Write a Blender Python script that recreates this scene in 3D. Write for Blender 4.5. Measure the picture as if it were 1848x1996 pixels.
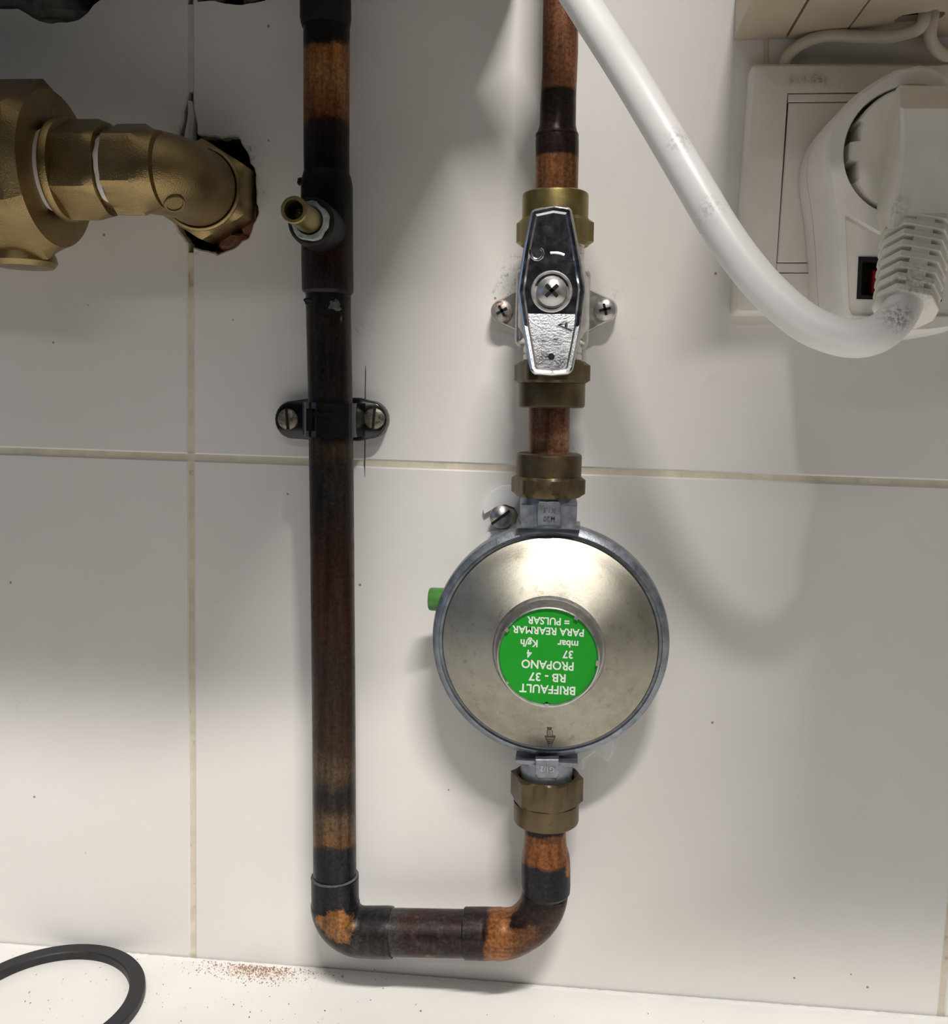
import bpy, bmesh, math, random
from mathutils import Vector, Matrix, noise
from mathutils.geometry import tessellate_polygon

random.seed(7)
scene = bpy.context.scene
for o in list(bpy.data.objects):
    bpy.data.objects.remove(o)
C = scene.collection
rad = math.radians

# ------------------------------------------------------------------ camera
# lengths below are in "u" (0.81 mm); wall face is the plane y = 0, the room is at y < 0
U = 0.00081
D = 420.0                       # camera to wall
W, H, F = 1848, 1996, 1900.0    # photograph size and focal length in pixels
PITCH, YAW, ROLL = rad(6.63), rad(5.57), rad(1.18)

def cam_axes():
    right, up, fwd = Vector((1, 0, 0)), Vector((0, 0, 1)), Vector((0, 1, 0))
    up, fwd = (math.cos(PITCH) * up + math.sin(PITCH) * fwd,
               math.cos(PITCH) * fwd - math.sin(PITCH) * up)
    Z = Matrix.Rotation(YAW, 3, 'Z')
    right, up, fwd = Z @ right, Z @ up, Z @ fwd
    return (math.cos(ROLL) * right + math.sin(ROLL) * up,
            math.cos(ROLL) * up - math.sin(ROLL) * right, fwd)

RIGHT, UP, FWD = cam_axes()
cam_data = bpy.data.cameras.new('camera')
cam = bpy.data.objects.new('camera', cam_data)
C.objects.link(cam)
M = Matrix((RIGHT, UP, -FWD)).transposed().to_4x4()
M.translation = Vector((0, -D * U, 0))
cam.matrix_world = M
cam_data.sensor_fit = 'HORIZONTAL'
cam_data.sensor_width = 36.0
cam_data.lens = F * 36.0 / W
cam_data.clip_start = 0.005
cam_data.clip_end = 50
scene.camera = cam

# ------------------------------------------------------------------ world, light, exposure
world = bpy.data.worlds.new('room_air')
scene.world = world
world.use_nodes = True
bg = world.node_tree.nodes['Background']
bg.inputs[0].default_value = (0.62, 0.70, 0.86, 1)
bg.inputs[1].default_value = 0.013

def area(name, loc, target, sx, sy, power, color):
    l = bpy.data.lights.new(name, 'AREA')
    l.shape = 'RECTANGLE'; l.size = sx; l.size_y = sy
    l.energy = power; l.color = color
    o = bpy.data.objects.new(name, l)
    C.objects.link(o)
    o.location = loc
    d = Vector(target) - Vector(loc)
    o.rotation_euler = d.to_track_quat('-Z', 'Y').to_euler()
    return o

# two fluorescent tubes of the kitchen: one on the wall opposite, one on the ceiling
area('opposite_tube', (0.0, -1.55, 0.86), (0, 0, 0), 1.15, 0.06, 2.3, (1.0, 0.985, 0.965))
area('ceiling_tube', (0.31, -1.12, 1.40), (0, 0, 0), 0.56, 0.07, 40, (1.0, 0.955, 0.91))
# weak cool daylight from a window far to the left
area('window_daylight', (-1.6, -0.75, 0.25), (-0.1, 0, 0), 0.7, 0.9, 1.0, (0.42, 0.62, 1.0))

vs = scene.view_settings
vs.view_transform = 'Standard'
vs.look = 'None'
vs.exposure = 0.0
vs.gamma = 1.0
vs.use_curve_mapping = False

# ------------------------------------------------------------------ pixel <-> place helpers
def ray(px, py):
    return ((px - W / 2) / F) * RIGHT - ((py - H / 2) / F) * UP + FWD

def P(px, py, d=0.0):
    """point seen at photo pixel (px,py) standing d in front of the wall, in u"""
    r = ray(px, py)
    return Vector((0, -D, 0)) + r * ((D - d) / r.y)

def PZ(px, py, z):
    """point seen at pixel on the horizontal plane z (u)"""
    r = ray(px, py)
    return Vector((0, -D, 0)) + r * (z / r.z)

def upp(px, py, d):
    return (P(px + 1, py, d) - P(px - 1, py, d)).length / 2

# ------------------------------------------------------------------ mesh building
class MB:
    def __init__(s):
        s.v = []; s.f = []
    def add(s, vs_, fs):
        b = len(s.v)
        s.v += [Vector(v) for v in vs_]
        s.f += [tuple(b + i for i in f) for f in fs]
        return s
    def rings(s, rings, cap0=True, cap1=True, closed=True):
        n = len(rings[0]); vs_ = [p for r in rings for p in r]; fs = []
        for i in range(len(rings) - 1):
            for k in range(n if closed else n - 1):
                a, b = i * n + k, i * n + (k + 1) % n
                fs.append((a, b, b + n, a + n))
        if cap0: fs.append(tuple(reversed(range(n))))
        if cap1: fs.append(tuple(range((len(rings) - 1) * n, len(rings) * n)))
        return s.add(vs_, fs)
    def lathe(s, O, A, prof, n=40, cap0=True, cap1=True, rfun=None):
        """prof: (r, h) along axis A from O"""
        A = Vector(A).normalized()
        X = A.orthogonal().normalized() if abs(A.z) > 0.9 or abs(A.x) > .9 else Vector((1, 0, 0))
        if abs(A.z) > 0.9: X = (Vector((1, 0, 0)) - A * A.x).normalized()
        elif abs(A.x) > 0.9: X = (Vector((0, 0, 1)) - A * A.z).normalized()
        else: X = (X - A * A.dot(X)).normalized()
        Y = A.cross(X)
        rs = []
        for r, h in prof:
            ring = []
            for k in range(n):
                t = 2 * math.pi * k / n
                rr = rfun(r, t) if rfun else r
                ring.append(O + A * h + X * (rr * math.cos(t)) + Y * (rr * math.sin(t)))
            rs.append(ring)
        return s.rings(rs, cap0, cap1)
    def hexnut(s, O, A, rc, h0, h1, ch=1.6, phase=0.0, bore=0, n=72):
        """hexagonal nut, corner radius rc, chamfered ends"""
        flat = rc * math.cos(math.pi / 6)
        def rf(r, t):
            a = (t - phase) % (math.pi / 3) - math.pi / 6
            return min(flat / math.cos(a), r)
        prof = [(flat * .97, h0), (rc, h0 + ch), (rc, h1 - ch), (flat * .97, h1)]
        if bore:
            prof = [(bore, h0 + (h1 - h0) * .5), (bore, h0)] + prof
        return s.lathe(O, A, prof, n, True, True, rf)
    def tube(s, pts, r, n=20, cap=True):
        pts = [Vector(p) for p in pts]
        rs = r if isinstance(r, (list, tuple)) else [r] * len(pts)
        T = []
        for i in range(len(pts)):
            a = pts[max(i - 1, 0)]; b = pts[min(i + 1, len(pts) - 1)]
            T.append((b - a).normalized())
        N = T[0].orthogonal().normalized()
        rings = []
        for i, p in enumerate(pts):
            N = (N - T[i] * N.dot(T[i])).normalized()
            B = T[i].cross(N)
            rings.append([p + rs[i] * (math.cos(2 * math.pi * k / n) * N + math.sin(2 * math.pi * k / n) * B)
                          for k in range(n)])
        return s.rings(rings, cap, cap)
    def box(s, c, X, Y, Z, sx, sy, sz):
        c = Vector(c); vs_ = []
        for i in (-1, 1):
            for j in (-1, 1):
                for k in (-1, 1):
                    vs_.append(c + X * (i * sx / 2) + Y * (j * sy / 2) + Z * (k * sz / 2))
        return s.add(vs_, [(0, 1, 3, 2), (4, 6, 7, 5), (0, 4, 5, 1), (2, 3, 7, 6), (0, 2, 6, 4), (1, 5, 7, 3)])
    def cap(s, loops):
        """flat face with holes; loops = [outer, hole, ...] of Vectors"""
        flat = [p for l in loops for p in l]
        tris = tessellate_polygon(loops)
        return s.add(flat, [tuple(t) for t in tris])
    def slab(s, outer, holes, d0, d1):
        """plate parallel to the wall: outlines are lists of (x,z) in u, from d0 to d1 in front of it"""
        loops = [outer] + list(holes)
        for d in (d0, d1):
            s.cap([[Vector((x, -d, z)) for x, z in l] for l in loops])
        for l in loops:
            n = len(l)
            vs_ = [Vector((x, -d0, z)) for x, z in l] + [Vector((x, -d1, z)) for x, z in l]
            s.add(vs_, [(k, (k + 1) % n, (k + 1) % n + n, k + n) for k in range(n)])
        return s
    def loft(s, loops, cap0=True, cap1=True):
        """stack of equal-length 3D outlines; end caps may be concave"""
        s.rings(loops, False, False)
        if cap0: s.cap([loops[0]])
        if cap1: s.cap([loops[-1]])
        return s

def offset(poly, w):
    """inward offset of an (x,z) outline"""
    n = len(poly); A = 0
    for i in range(n):
        a, b = poly[i], poly[(i + 1) % n]
        A += a[0] * b[1] - b[0] * a[1]
    sg = 1 if A > 0 else -1
    out = []
    for i in range(n):
        p0, p1, p2 = Vector(poly[i - 1]), Vector(poly[i]), Vector(poly[(i + 1) % n])
        e1 = (p1 - p0).normalized(); e2 = (p2 - p1).normalized()
        n1 = Vector((-e1.y, e1.x)) * sg; n2 = Vector((-e2.y, e2.x)) * sg
        m = n1 + n2
        m = m / max(m.length_squared / 2, .5)
        q = p1 + m * w
        out.append((q.x, q.y))
    return out

def pxpoly(pts, d):
    return [(P(x, y, d).x, P(x, y, d).z) for x, y in pts]

def at_d(poly, d):
    return [Vector((x, -d, z)) for x, z in poly]

def roundpoly(poly, r, n=5):
    out = []; N = len(poly)
    for i in range(N):
        p0, p1, p2 = Vector(poly[i - 1]), Vector(poly[i]), Vector(poly[(i + 1) % N])
        a = (p0 - p1); b = (p2 - p1)
        t = min(r, a.length * .45, b.length * .45)
        A = p1 + a.normalized() * t; B = p1 + b.normalized() * t
        for k in range(n + 1):
            s_ = k / n
            q = A * (1 - s_) ** 2 + p1 * 2 * s_ * (1 - s_) + B * s_ ** 2
            out.append((q.x, q.y))
    return out

def smooth_path(pts, n=8):
    pts = [Vector(p) for p in pts]; out = []
    for i in range(len(pts) - 1):
        p0 = pts[max(i - 1, 0)]; p1 = pts[i]; p2 = pts[i + 1]; p3 = pts[min(i + 2, len(pts) - 1)]
        for k in range(n):
            t = k / n
            out.append(0.5 * ((2 * p1) + (p2 - p0) * t + (2 * p0 - 5 * p1 + 4 * p2 - p3) * t * t
                              + (3 * p1 - p0 - 3 * p2 + p3) * t ** 3))
    out.append(pts[-1])
    return out

ORIGIN = {}
def thing(name, label, cat, loc, group=None):
    o = bpy.data.objects.new(name, None)
    o.empty_display_size = 0.01
    C.objects.link(o)
    o.location = Vector(loc) * U
    ORIGIN[o.name] = Vector(loc)
    o['label'] = label; o['category'] = cat
    if group: o['group'] = group
    return o

def part(name, mb, mat, parent=None, loc=None, smooth=True, angle=32, label=None, kind=None):
    L = ORIGIN[parent.name] if parent else Vector(loc or (0, 0, 0))
    me = bpy.data.meshes.new(name)
    me.from_pydata([tuple((v - L) * U) for v in mb.v], [], mb.f)
    bm = bmesh.new(); bm.from_mesh(me)
    bmesh.ops.remove_doubles(bm, verts=bm.verts, dist=1e-6)
    bmesh.ops.recalc_face_normals(bm, faces=bm.faces)
    bm.to_mesh(me); bm.free()
    if smooth:
        me.shade_smooth()
        me.set_sharp_from_angle(angle=rad(angle))
    me.materials.append(mat)
    o = bpy.data.objects.new(name, me)
    C.objects.link(o)
    if parent:
        o.parent = parent
    else:
        o.location = L * U
    ORIGIN[o.name] = L
    if label: o['label'] = label
    if kind: o['kind'] = kind
    return o

def solo(name, mb, mat, label, cat, loc, group=None, kind=None, **k):
    o = part(name, mb, mat, None, loc, **k)
    o['label'] = label; o['category'] = cat
    if group: o['group'] = group
    if kind: o['kind'] = kind
    return o

def struct(name, mb, mat, parent=None, loc=None, **k):
    o = part(name, mb, mat, parent, loc, **k)
    if not parent: o['kind'] = 'structure'
    return o

def text_mb(s_, size, O, X, Y, depth=.25, bold=0.0, wide=1.0, align='CENTER'):
    cu = bpy.data.curves.new('t', 'FONT')
    cu.body = s_; cu.size = size; cu.align_x = align; cu.align_y = 'CENTER'
    cu.extrude = depth / 2; cu.offset = bold; cu.resolution_u = 3
    ob = bpy.data.objects.new('t', cu); C.objects.link(ob)
    dg = bpy.context.evaluated_depsgraph_get()
    me = bpy.data.meshes.new_from_object(ob.evaluated_get(dg))
    X = Vector(X).normalized(); Y = Vector(Y).normalized(); Z = X.cross(Y)
    mb = MB()
    mb.add([O + X * v.co.x * wide + Y * v.co.y + Z * v.co.z for v in me.vertices],
           [tuple(p.vertices) for p in me.polygons])
    bpy.data.objects.remove(ob); bpy.data.curves.remove(cu); bpy.data.meshes.remove(me)
    return mb

# ------------------------------------------------------------------ materials
def new_mat(name):
    m = bpy.data.materials.new(name); m.use_nodes = True
    nt = m.node_tree
    return m, nt, nt.nodes['Principled BSDF']

def N_(nt, t, **kw):
    n = nt.nodes.new(t)
    for k, v in kw.items(): setattr(n, k, v)
    return n

def noise_node(nt, scale, detail=4, rough=.6, vec=None):
    n = N_(nt, 'ShaderNodeTexNoise')
    n.inputs['Scale'].default_value = scale
    n.inputs['Detail'].default_value = detail
    n.inputs['Roughness'].default_value = rough
    if vec is not None: nt.links.new(vec, n.inputs['Vector'])
    return n

def ramp(nt, fac, stops, interp='LINEAR'):
    r = N_(nt, 'ShaderNodeValToRGB')
    r.color_ramp.interpolation = interp
    e = r.color_ramp.elements
    while len(e) > 1: e.remove(e[-1])
    for i, (p, c) in enumerate(stops):
        c = (c, c, c, 1) if isinstance(c, (int, float)) else (*c[:3], 1)
        if i == 0: e[0].position = p; e[0].color = c
        else:
            x = e.new(p); x.color = c
    nt.links.new(fac, r.inputs[0])
    return r

def mixc(nt, fac, a, b, mode='MIX'):
    m = N_(nt, 'ShaderNodeMix', data_type='RGBA', blend_type=mode)
    for sock, v in ((m.inputs[0], fac), (m.inputs[6], a), (m.inputs[7], b)):
        if isinstance(v, (int, float)): sock.default_value = v
        elif isinstance(v, (tuple, list)): sock.default_value = (*v[:3], 1)
        else: nt.links.new(v, sock)
    return m.outputs[2]

def math_(nt, op, a, b=0.0, clamp=False):
    m = N_(nt, 'ShaderNodeMath', operation=op, use_clamp=clamp)
    for s_, v in ((m.inputs[0], a), (m.inputs[1], b)):
        if isinstance(v, (int, float)): s_.default_value = v
        else: nt.links.new(v, s_)
    return m.outputs[0]

def bump(nt, bsdf, height, strength=.2, dist=.0003):
    b = N_(nt, 'ShaderNodeBump')
    b.inputs['Strength'].default_value = strength
    b.inputs['Distance'].default_value = dist
    nt.links.new(height, b.inputs['Height'])
    nt.links.new(b.outputs[0], bsdf.inputs['Normal'])

def position(nt):
    return N_(nt, 'ShaderNodeNewGeometry').outputs['Position']

def mat_simple(name, col, rough=.5, metal=0.0, var=.12, vscale=120, bstr=0.0, bscale=2500, spec=.5, dirt=None, coat=0, patches=()):
    m, nt, b = new_mat(name)
    pos = position(nt)
    n1 = noise_node(nt, vscale, 5, .6, pos)
    lo = tuple(c * (1 - var) for c in col); hi = tuple(min(1, c * (1 + var)) for c in col)
    colr = ramp(nt, n1.outputs[0], [(.3, lo), (.7, hi)]).outputs[0]
    if dirt:
        dcol, dscale, thr = dirt
        n3 = noise_node(nt, dscale, 6, .7, pos)
        f = ramp(nt, n3.outputs[0], [(thr, 0), (thr + .08, 1)]).outputs[0]
        colr = mixc(nt, f, colr, dcol)
    for c, r, pc_ in patches:
        vm = N_(nt, 'ShaderNodeVectorMath', operation='DISTANCE')
        nt.links.new(pos, vm.inputs[0]); vm.inputs[1].default_value = tuple(c)
        n5 = noise_node(nt, 800, 5, .75, pos)
        f = ramp(nt, math_(nt, 'DIVIDE', vm.outputs['Value'], r), [(.2, 1), (1.0, 0)]).outputs[0]
        g = ramp(nt, n5.outputs[0], [(.46, 0), (.58, 1)]).outputs[0]
        colr = mixc(nt, math_(nt, 'MULTIPLY', math_(nt, 'MULTIPLY', f, g), .8), colr, pc_)
    nt.links.new(colr, b.inputs['Base Color'])
    rr = ramp(nt, n1.outputs[0], [(.3, max(0, rough - .06)), (.7, min(1, rough + .06))])
    nt.links.new(rr.outputs[0], b.inputs['Roughness'])
    b.inputs['Metallic'].default_value = metal
    b.inputs['Specular IOR Level'].default_value = spec
    if coat: b.inputs['Coat Weight'].default_value = coat
    if bstr:
        n2 = noise_node(nt, bscale, 3, .6, pos)
        bump(nt, b, n2.outputs[0], bstr)
    return m

def mat_tile():
    m, nt, b = new_mat('glazed_tile')
    pos = position(nt)
    n1 = noise_node(nt, 9, 5, .6, pos)
    col = ramp(nt, n1.outputs[0], [(.3, (.74, .72, .69)), (.7, (.80, .785, .76))]).outputs[0]
    # sparse dark specks of dirt
    v = N_(nt, 'ShaderNodeTexVoronoi'); v.inputs['Scale'].default_value = 150
    nt.links.new(pos, v.inputs['Vector'])
    sep = N_(nt, 'ShaderNodeSeparateColor'); nt.links.new(v.outputs['Color'], sep.inputs[0])
    rare = math_(nt, 'GREATER_THAN', sep.outputs[0], .80)
    size = math_(nt, 'MULTIPLY', math_(nt, 'POWER', sep.outputs[1], 3.0), .075)
    near = math_(nt, 'LESS_THAN', v.outputs['Distance'], size)
    spk = math_(nt, 'MULTIPLY', rare, near)
    spk = math_(nt, 'MULTIPLY', spk, .75)
    col = mixc(nt, spk, col, (.16, .12, .09))
    # patchy grime round the fittings; dirt and painted shadow round the broken hole
    for gx, gy, gr, ga in ((998, 545, .009, .85), (985, 575, .008, .5), (1010, 520, .006, .6), (1195, 570, .005, .5), (1230, 660, .004, .5), (360, 265, .006, .9), (485, 300, .007, .8),
                           (500, 370, .005, .8), (390, 478, .006, .8), (700, 640, .006, .45), (1120, 880, .003, .4), (1200, 1120, .006, .35), (40, 1370, .006, .35)):
        vm = N_(nt, 'ShaderNodeVectorMath', operation='DISTANCE')
        nt.links.new(pos, vm.inputs[0]); vm.inputs[1].default_value = tuple(P(gx, gy, 0) * U)
        ng = noise_node(nt, 420, 6, .8, pos)
        fg = ramp(nt, math_(nt, 'DIVIDE', vm.outputs['Value'], gr), [(.1, 1), (1.0, 0)]).outputs[0]
        gg = ramp(nt, ng.outputs[0], [(.52, 0), (.66, ga)]).outputs[0]
        col = mixc(nt, math_(nt, 'MULTIPLY', fg, gg), col, (.07, .055, .045))
    # faint smudges
    n2 = noise_node(nt, 34, 6, .75, pos)
    sm = ramp(nt, n2.outputs[0], [(.64, 0), (.78, .35)]).outputs[0]
    col = mixc(nt, sm, col, (.56, .53, .47))
    nt.links.new(col, b.inputs['Base Color'])
    b.inputs['Roughness'].default_value = .42
    b.inputs['Specular IOR Level'].default_value = .35
    n3 = noise_node(nt, 900, 3, .5, pos)
    bump(nt, b, n3.outputs[0], .06, .0003)
    return m

def mat_copper(name, axis, bands, patches=(), amp=.004, nscale=160, metal=.35, rough=.36, streak=True, bloom=.62):
    """tarnished copper: bands = [(coordinate in m, colour)] along the pipe, patches = [(centre, radius, colour)]"""
    m, nt, b = new_mat(name)
    pos = position(nt)
    sx = N_(nt, 'ShaderNodeSeparateXYZ'); nt.links.new(pos, sx.inputs[0])
    co = sx.outputs[{'X': 0, 'Z': 2}[axis]]
    n1 = noise_node(nt, nscale, 6, .65, pos)
    off = math_(nt, 'MULTIPLY', math_(nt, 'SUBTRACT', n1.outputs[0], .5), amp * 2)
    n0 = noise_node(nt, 45, 2, .5, pos)
    off = math_(nt, 'ADD', off, math_(nt, 'MULTIPLY', math_(nt, 'SUBTRACT', n0.outputs[0], .5), amp * 2.5))
    lo = min(p for p, c in bands); hi = max(p for p, c in bands)
    t = math_(nt, 'DIVIDE', math_(nt, 'SUBTRACT', math_(nt, 'ADD', co, off), lo), max(hi - lo, 1e-6), True)
    stops = sorted([((p - lo) / max(hi - lo, 1e-6), c) for p, c in bands], key=lambda q: q[0])
    col = ramp(nt, t, stops).outputs[0]
    for c, r, pc in patches:
        vm = N_(nt, 'ShaderNodeVectorMath', operation='DISTANCE')
        nt.links.new(pos, vm.inputs[0]); vm.inputs[1].default_value = tuple(c)
        n2 = noise_node(nt, 300, 6, .75, pos)
        dd = math_(nt, 'ADD', vm.outputs['Value'], math_(nt, 'MULTIPLY', math_(nt, 'SUBTRACT', n2.outputs[0], .5), r * 1.5))
        f = ramp(nt, math_(nt, 'DIVIDE', dd, r), [(.80, 1), (1.0, 0)]).outputs[0]
        col = mixc(nt, f, col, pc)
    # soot speckle and lengthwise streaks
    n4 = noise_node(nt, 900, 4, .7, pos)
    sp = ramp(nt, n4.outputs[0], [(.36, .30), (.62, 1.15)]).outputs[0]
    col = mixc(nt, .75, col, sp, 'MULTIPLY')
    if streak:
        mp = N_(nt, 'ShaderNodeMapping'); nt.links.new(pos, mp.inputs[0])
        mp.inputs['Scale'].default_value = (1, 1, .08) if axis == 'Z' else (.08, 1, 1)
        n5 = noise_node(nt, 330, 3, .6, mp.outputs[0])
        st = ramp(nt, n5.outputs[0], [(.35, .45), (.65, 1.45)]).outputs[0]
        col = mixc(nt, .8, col, st, 'MULTIPLY')
    # green-grey bloom
    n6 = noise_node(nt, 130, 7, .75, pos)
    gb = ramp(nt, n6.outputs[0], [(bloom, 0), (bloom + .13, .55)]).outputs[0]
    col = mixc(nt, gb, col, (.085, .09, .085))
    nt.links.new(col, b.inputs['Base Color'])
    b.inputs['Metallic'].default_value = metal
    b.inputs['Specular IOR Level'].default_value = .3
    rr = ramp(nt, n1.outputs[0], [(.3, rough - .1), (.7, rough + .14)])
    nt.links.new(rr.outputs[0], b.inputs['Roughness'])
    bump(nt, b, n4.outputs[0], .12, .0003)
    return m

TILE = mat_tile()
GROUT = mat_simple('cream_grout', (.66, .60, .48), .85, var=.12, vscale=150, bstr=.4, bscale=1200, dirt=((.42, .36, .26), 90, .62))
FILLER = mat_simple('pale_joint_filler', (.62, .61, .58), .8, var=.1, bstr=.3, bscale=900)
MASONRY = mat_simple('dark_masonry', (.035, .026, .022), .95, var=.5, vscale=200, bstr=.8, bscale=500)
BRICK = mat_simple('broken_brick', (.20, .085, .055), .95, var=.45, vscale=500, bstr=.8, bscale=900)
MORTAR = mat_simple('grey_mortar', (.20, .185, .165), .95, var=.35, vscale=300, bstr=.8, bscale=700)
BRASS = mat_simple('cast_brass', (.34, .25, .118), .31, metal=1.0, var=.22, vscale=60, bstr=.55, bscale=2400)
BRASS_AGED = mat_simple('aged_brass', (.115, .086, .046), .40, metal=.8, var=.35, vscale=110, bstr=.12, bscale=1800, dirt=((.10, .075, .045), 160, .60))
BRASS_BRIGHT = mat_simple('turned_brass', (.27, .215, .085), .36, metal=.9, var=.2, vscale=140, bstr=.08)
TAPE = mat_simple('white_thread_tape', (.72, .68, .65), .6, var=.06)
ZINC = mat_simple('cast_zinc', (.27, .295, .33), .42, metal=.8, var=.3, vscale=260, bstr=.25, bscale=1500, dirt=((.20, .22, .25), 320, .58))
STEEL = mat_simple('zinc_plated_steel', (.52, .51, .50), .32, metal=.9, var=.2, vscale=400, bstr=.08)
RUSTY = mat_simple('rusted_screw_steel', (.42, .39, .35), .45, metal=.7, var=.3, vscale=400, bstr=.2, dirt=((.20, .09, .04), 260, .52))
TARNISH = mat_simple('tarnished_screw_steel', (.26, .235, .19), .42, metal=.75, var=.4, vscale=500, bstr=.25, dirt=((.10, .085, .06), 420, .52))
CHROME = mat_simple('worn_chrome', (.72, .72, .73), .19, metal=1, var=.05, vscale=300, bstr=.10, bscale=1600, dirt=((.50, .49, .48), 700, .62))
BODYZINC = mat_simple('nickel_valve_body', (.62, .60, .57), .34, metal=.8, var=.2, vscale=300, bstr=.2, bscale=900)
BLACKPL = mat_simple('black_gloss_plastic', (.009, .009, .010), .16, var=.2, spec=.6)
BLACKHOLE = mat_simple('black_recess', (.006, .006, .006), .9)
GREENPL = mat_simple('green_plastic', (.055, .20, .035), .35, var=.15)
GREENLB = mat_simple('green_label_print', (.008, .30, .017), .5, var=.04, spec=.3)
PRINT = mat_simple('white_label_print', (.74, .80, .72), .5, var=.05)
WHITEPL = mat_simple('white_plastic', (.79, .765, .72), .38, var=.05, vscale=60)
PLATEPL = mat_simple('switch_plate_plastic', (.81, .765, .71), .38, var=.05, vscale=60)
PLUGPL = mat_simple('cream_plug_plastic', (.78, .75, .68), .42, var=.08, vscale=90, dirt=((.40, .37, .31), 150, .70),
                    patches=[(P(1790, 530, 96) * U, .011, (.24, .23, .22)), (P(1740, 400, 78) * U, .006, (.42, .39, .35))])
CABLE = mat_simple('white_cable_sheath', (.78, .775, .76), .33, var=.04, vscale=60, dirt=((.42, .41, .40), 75, .68),
                   patches=[(P(1754, 612, 99) * U, .0065, (.10, .10, .10)), (P(1322, 270, 88) * U, .005, (.45, .45, .46)), (P(1385, 405, 95) * U, .005, (.5, .5, .5))])
THINCAB = mat_simple('cream_cable_sheath', (.60, .55, .45), .4, var=.06, vscale=80)
BEIGE = mat_simple('beige_box_plastic', (.56, .475, .36), .45, var=.06, vscale=80)
RUBBER = mat_simple('black_rubber', (.016, .016, .017), .55, var=.3, vscale=400, bstr=.1)
COUNTER = mat_simple('white_worktop', (.80, .79, .76), .5, var=.03, vscale=40, bstr=.05, bscale=900)
CAULK = mat_simple('white_caulk', (.78, .775, .75), .6, var=.06, bstr=.2, bscale=900)
DUSTB = mat_simple('brick_dust', (.42, .25, .15), .95, var=.4, vscale=900)
GRIT = mat_simple('dark_grit', (.10, .085, .075), .95, var=.5, vscale=900)
RED = mat_simple('red_switch_rocker', (.22, .008, .006), .25, var=.1)
PENCIL = mat_simple('pencil_graphite', (.07, .07, .075), .7, var=.3)
SMEAR = mat_simple('dark_scuff', (.16, .155, .15), .8, var=.4, vscale=700)
FLUX = mat_simple('pale_flux_crust', (.30, .335, .33), .8, var=.35, vscale=700, bstr=.5, bscale=1200)
VERDI = mat_simple('verdigris_solder', (.075, .085, .083), .7, var=.4, vscale=500, bstr=.4)
SOOT = mat_simple('soot_black_copper', (.009, .008, .008), .5, spec=.3, metal=.2, var=.6, vscale=160, bstr=.3, bscale=700, dirt=((.03, .014, .013), 140, .58))

def mat_cover():
    m, nt, b = new_mat('brushed_nickel_cover')
    pos = position(nt)
    n1 = noise_node(nt, 55, 6, .7, pos)
    col = ramp(nt, n1.outputs[0], [(.25, (.28, .255, .20)), (.5, (.40, .38, .315)), (.75, (.47, .455, .395))]).outputs[0]
    n2 = noise_node(nt, 330, 5, .75, pos)
    d = ramp(nt, n2.outputs[0], [(.55, 0), (.72, .6)]).outputs[0]
    col = mixc(nt, d, col, (.22, .18, .12))
    nt.links.new(col, b.inputs['Base Color'])
    b.inputs['Metallic'].default_value = .95
    b.inputs['Roughness'].default_value = .43
    b.inputs['Anisotropic'].default_value = .75
    tg = N_(nt, 'ShaderNodeTangent', direction_type='RADIAL', axis='Y')
    nt.links.new(tg.outputs[0], b.inputs['Tangent'])
    n3 = noise_node(nt, 1500, 3, .6, pos)
    bump(nt, b, n3.outputs[0], .07, .0003)
    return m
COVER = mat_cover()

# ------------------------------------------------------------------ the wall: tiles, joints, holes
ZG = lambda px, top: P(px, (876 + (938 - 876) * px / 1848) if top else (886 + (948 - 886) * px / 1848), 0)
gA = P(0, 872, 0); gB = P(1848, 937, 0)        # lower edge of the upper row
gC = P(0, 884, 0); gD = P(1848, 949, 0)        # upper edge of the lower row
def gline(A, B, x): return A.z + (B.z - A.z) * (x - A.x) / (B.x - A.x)
_ja, _jb = P(370, 180, 0), P(375.5, 1860, 0)
def xjz(x, z):
    """upright joints lean a touch"""
    return x + (_jb.x - _ja.x) * (z - xj_z) / (_jb.z - _ja.z)
xj_z = P(372, 890, 0).z
xj = _ja.x + (_jb.x - _ja.x) * (xj_z - _ja.z) / (_jb.z - _ja.z)
jw = 1.3
TW, TH = 341.0, 252.0
Z_COUNTER = P(700, 1893, 0).z
XC = [xj - 2 * TW, xj - TW, xj, xj + TW, xj + 2 * TW]
masonry = MB()
def wavy(pts, amp, seed, sub=4):
    """ragged edge of a broken hole"""
    out = []; n = len(pts)
    for i in range(n):
        a, b = pts[i], pts[(i + 1) % n]
        for k in range(sub):
            t = k / sub
            x = a[0] + (b[0] - a[0]) * t; y = a[1] + (b[1] - a[1]) * t
            v = noise.noise_vector(Vector((x * .16, y * .16, seed)))
            out.append((x + v.x * amp, y + v.y * amp))
    return out

# masonry behind: rough slab with its own relief
nx, nz = 40, 26
x0, x1, z0, z1 = XC[0] - 5, XC[4] + 5, Z_COUNTER - 40, 460
grid = []
for j in range(nz + 1):
    for i in range(nx + 1):
        x = x0 + (x1 - x0) * i / nx; z = z0 + (z1 - z0) * j / nz
        grid.append(Vector((x, 24 + 5 * noise.noise(Vector((x * .05, z * .05, 3))), z)))
masonry.add(grid, [(j * (nx + 1) + i, j * (nx + 1) + i + 1, (j + 1) * (nx + 1) + i + 1, (j + 1) * (nx + 1) + i)
                   for j in range(nz) for i in range(nx)])
b0 = [(x0, z0), (x1, z0), (x1, z1), (x0, z1)]
masonry.add([Vector((x, 32, z)) for x, z in b0] + [Vector((x, 60, z)) for x, z in b0],
            [(0, 1, 2, 3), (4, 7, 6, 5), (0, 4, 5, 1), (1, 5, 6, 2), (2, 6, 7, 3), (3, 7, 4, 0)])
wall = struct('wall_back', masonry, MASONRY, None, (0, 0, Z_COUNTER))

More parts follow.
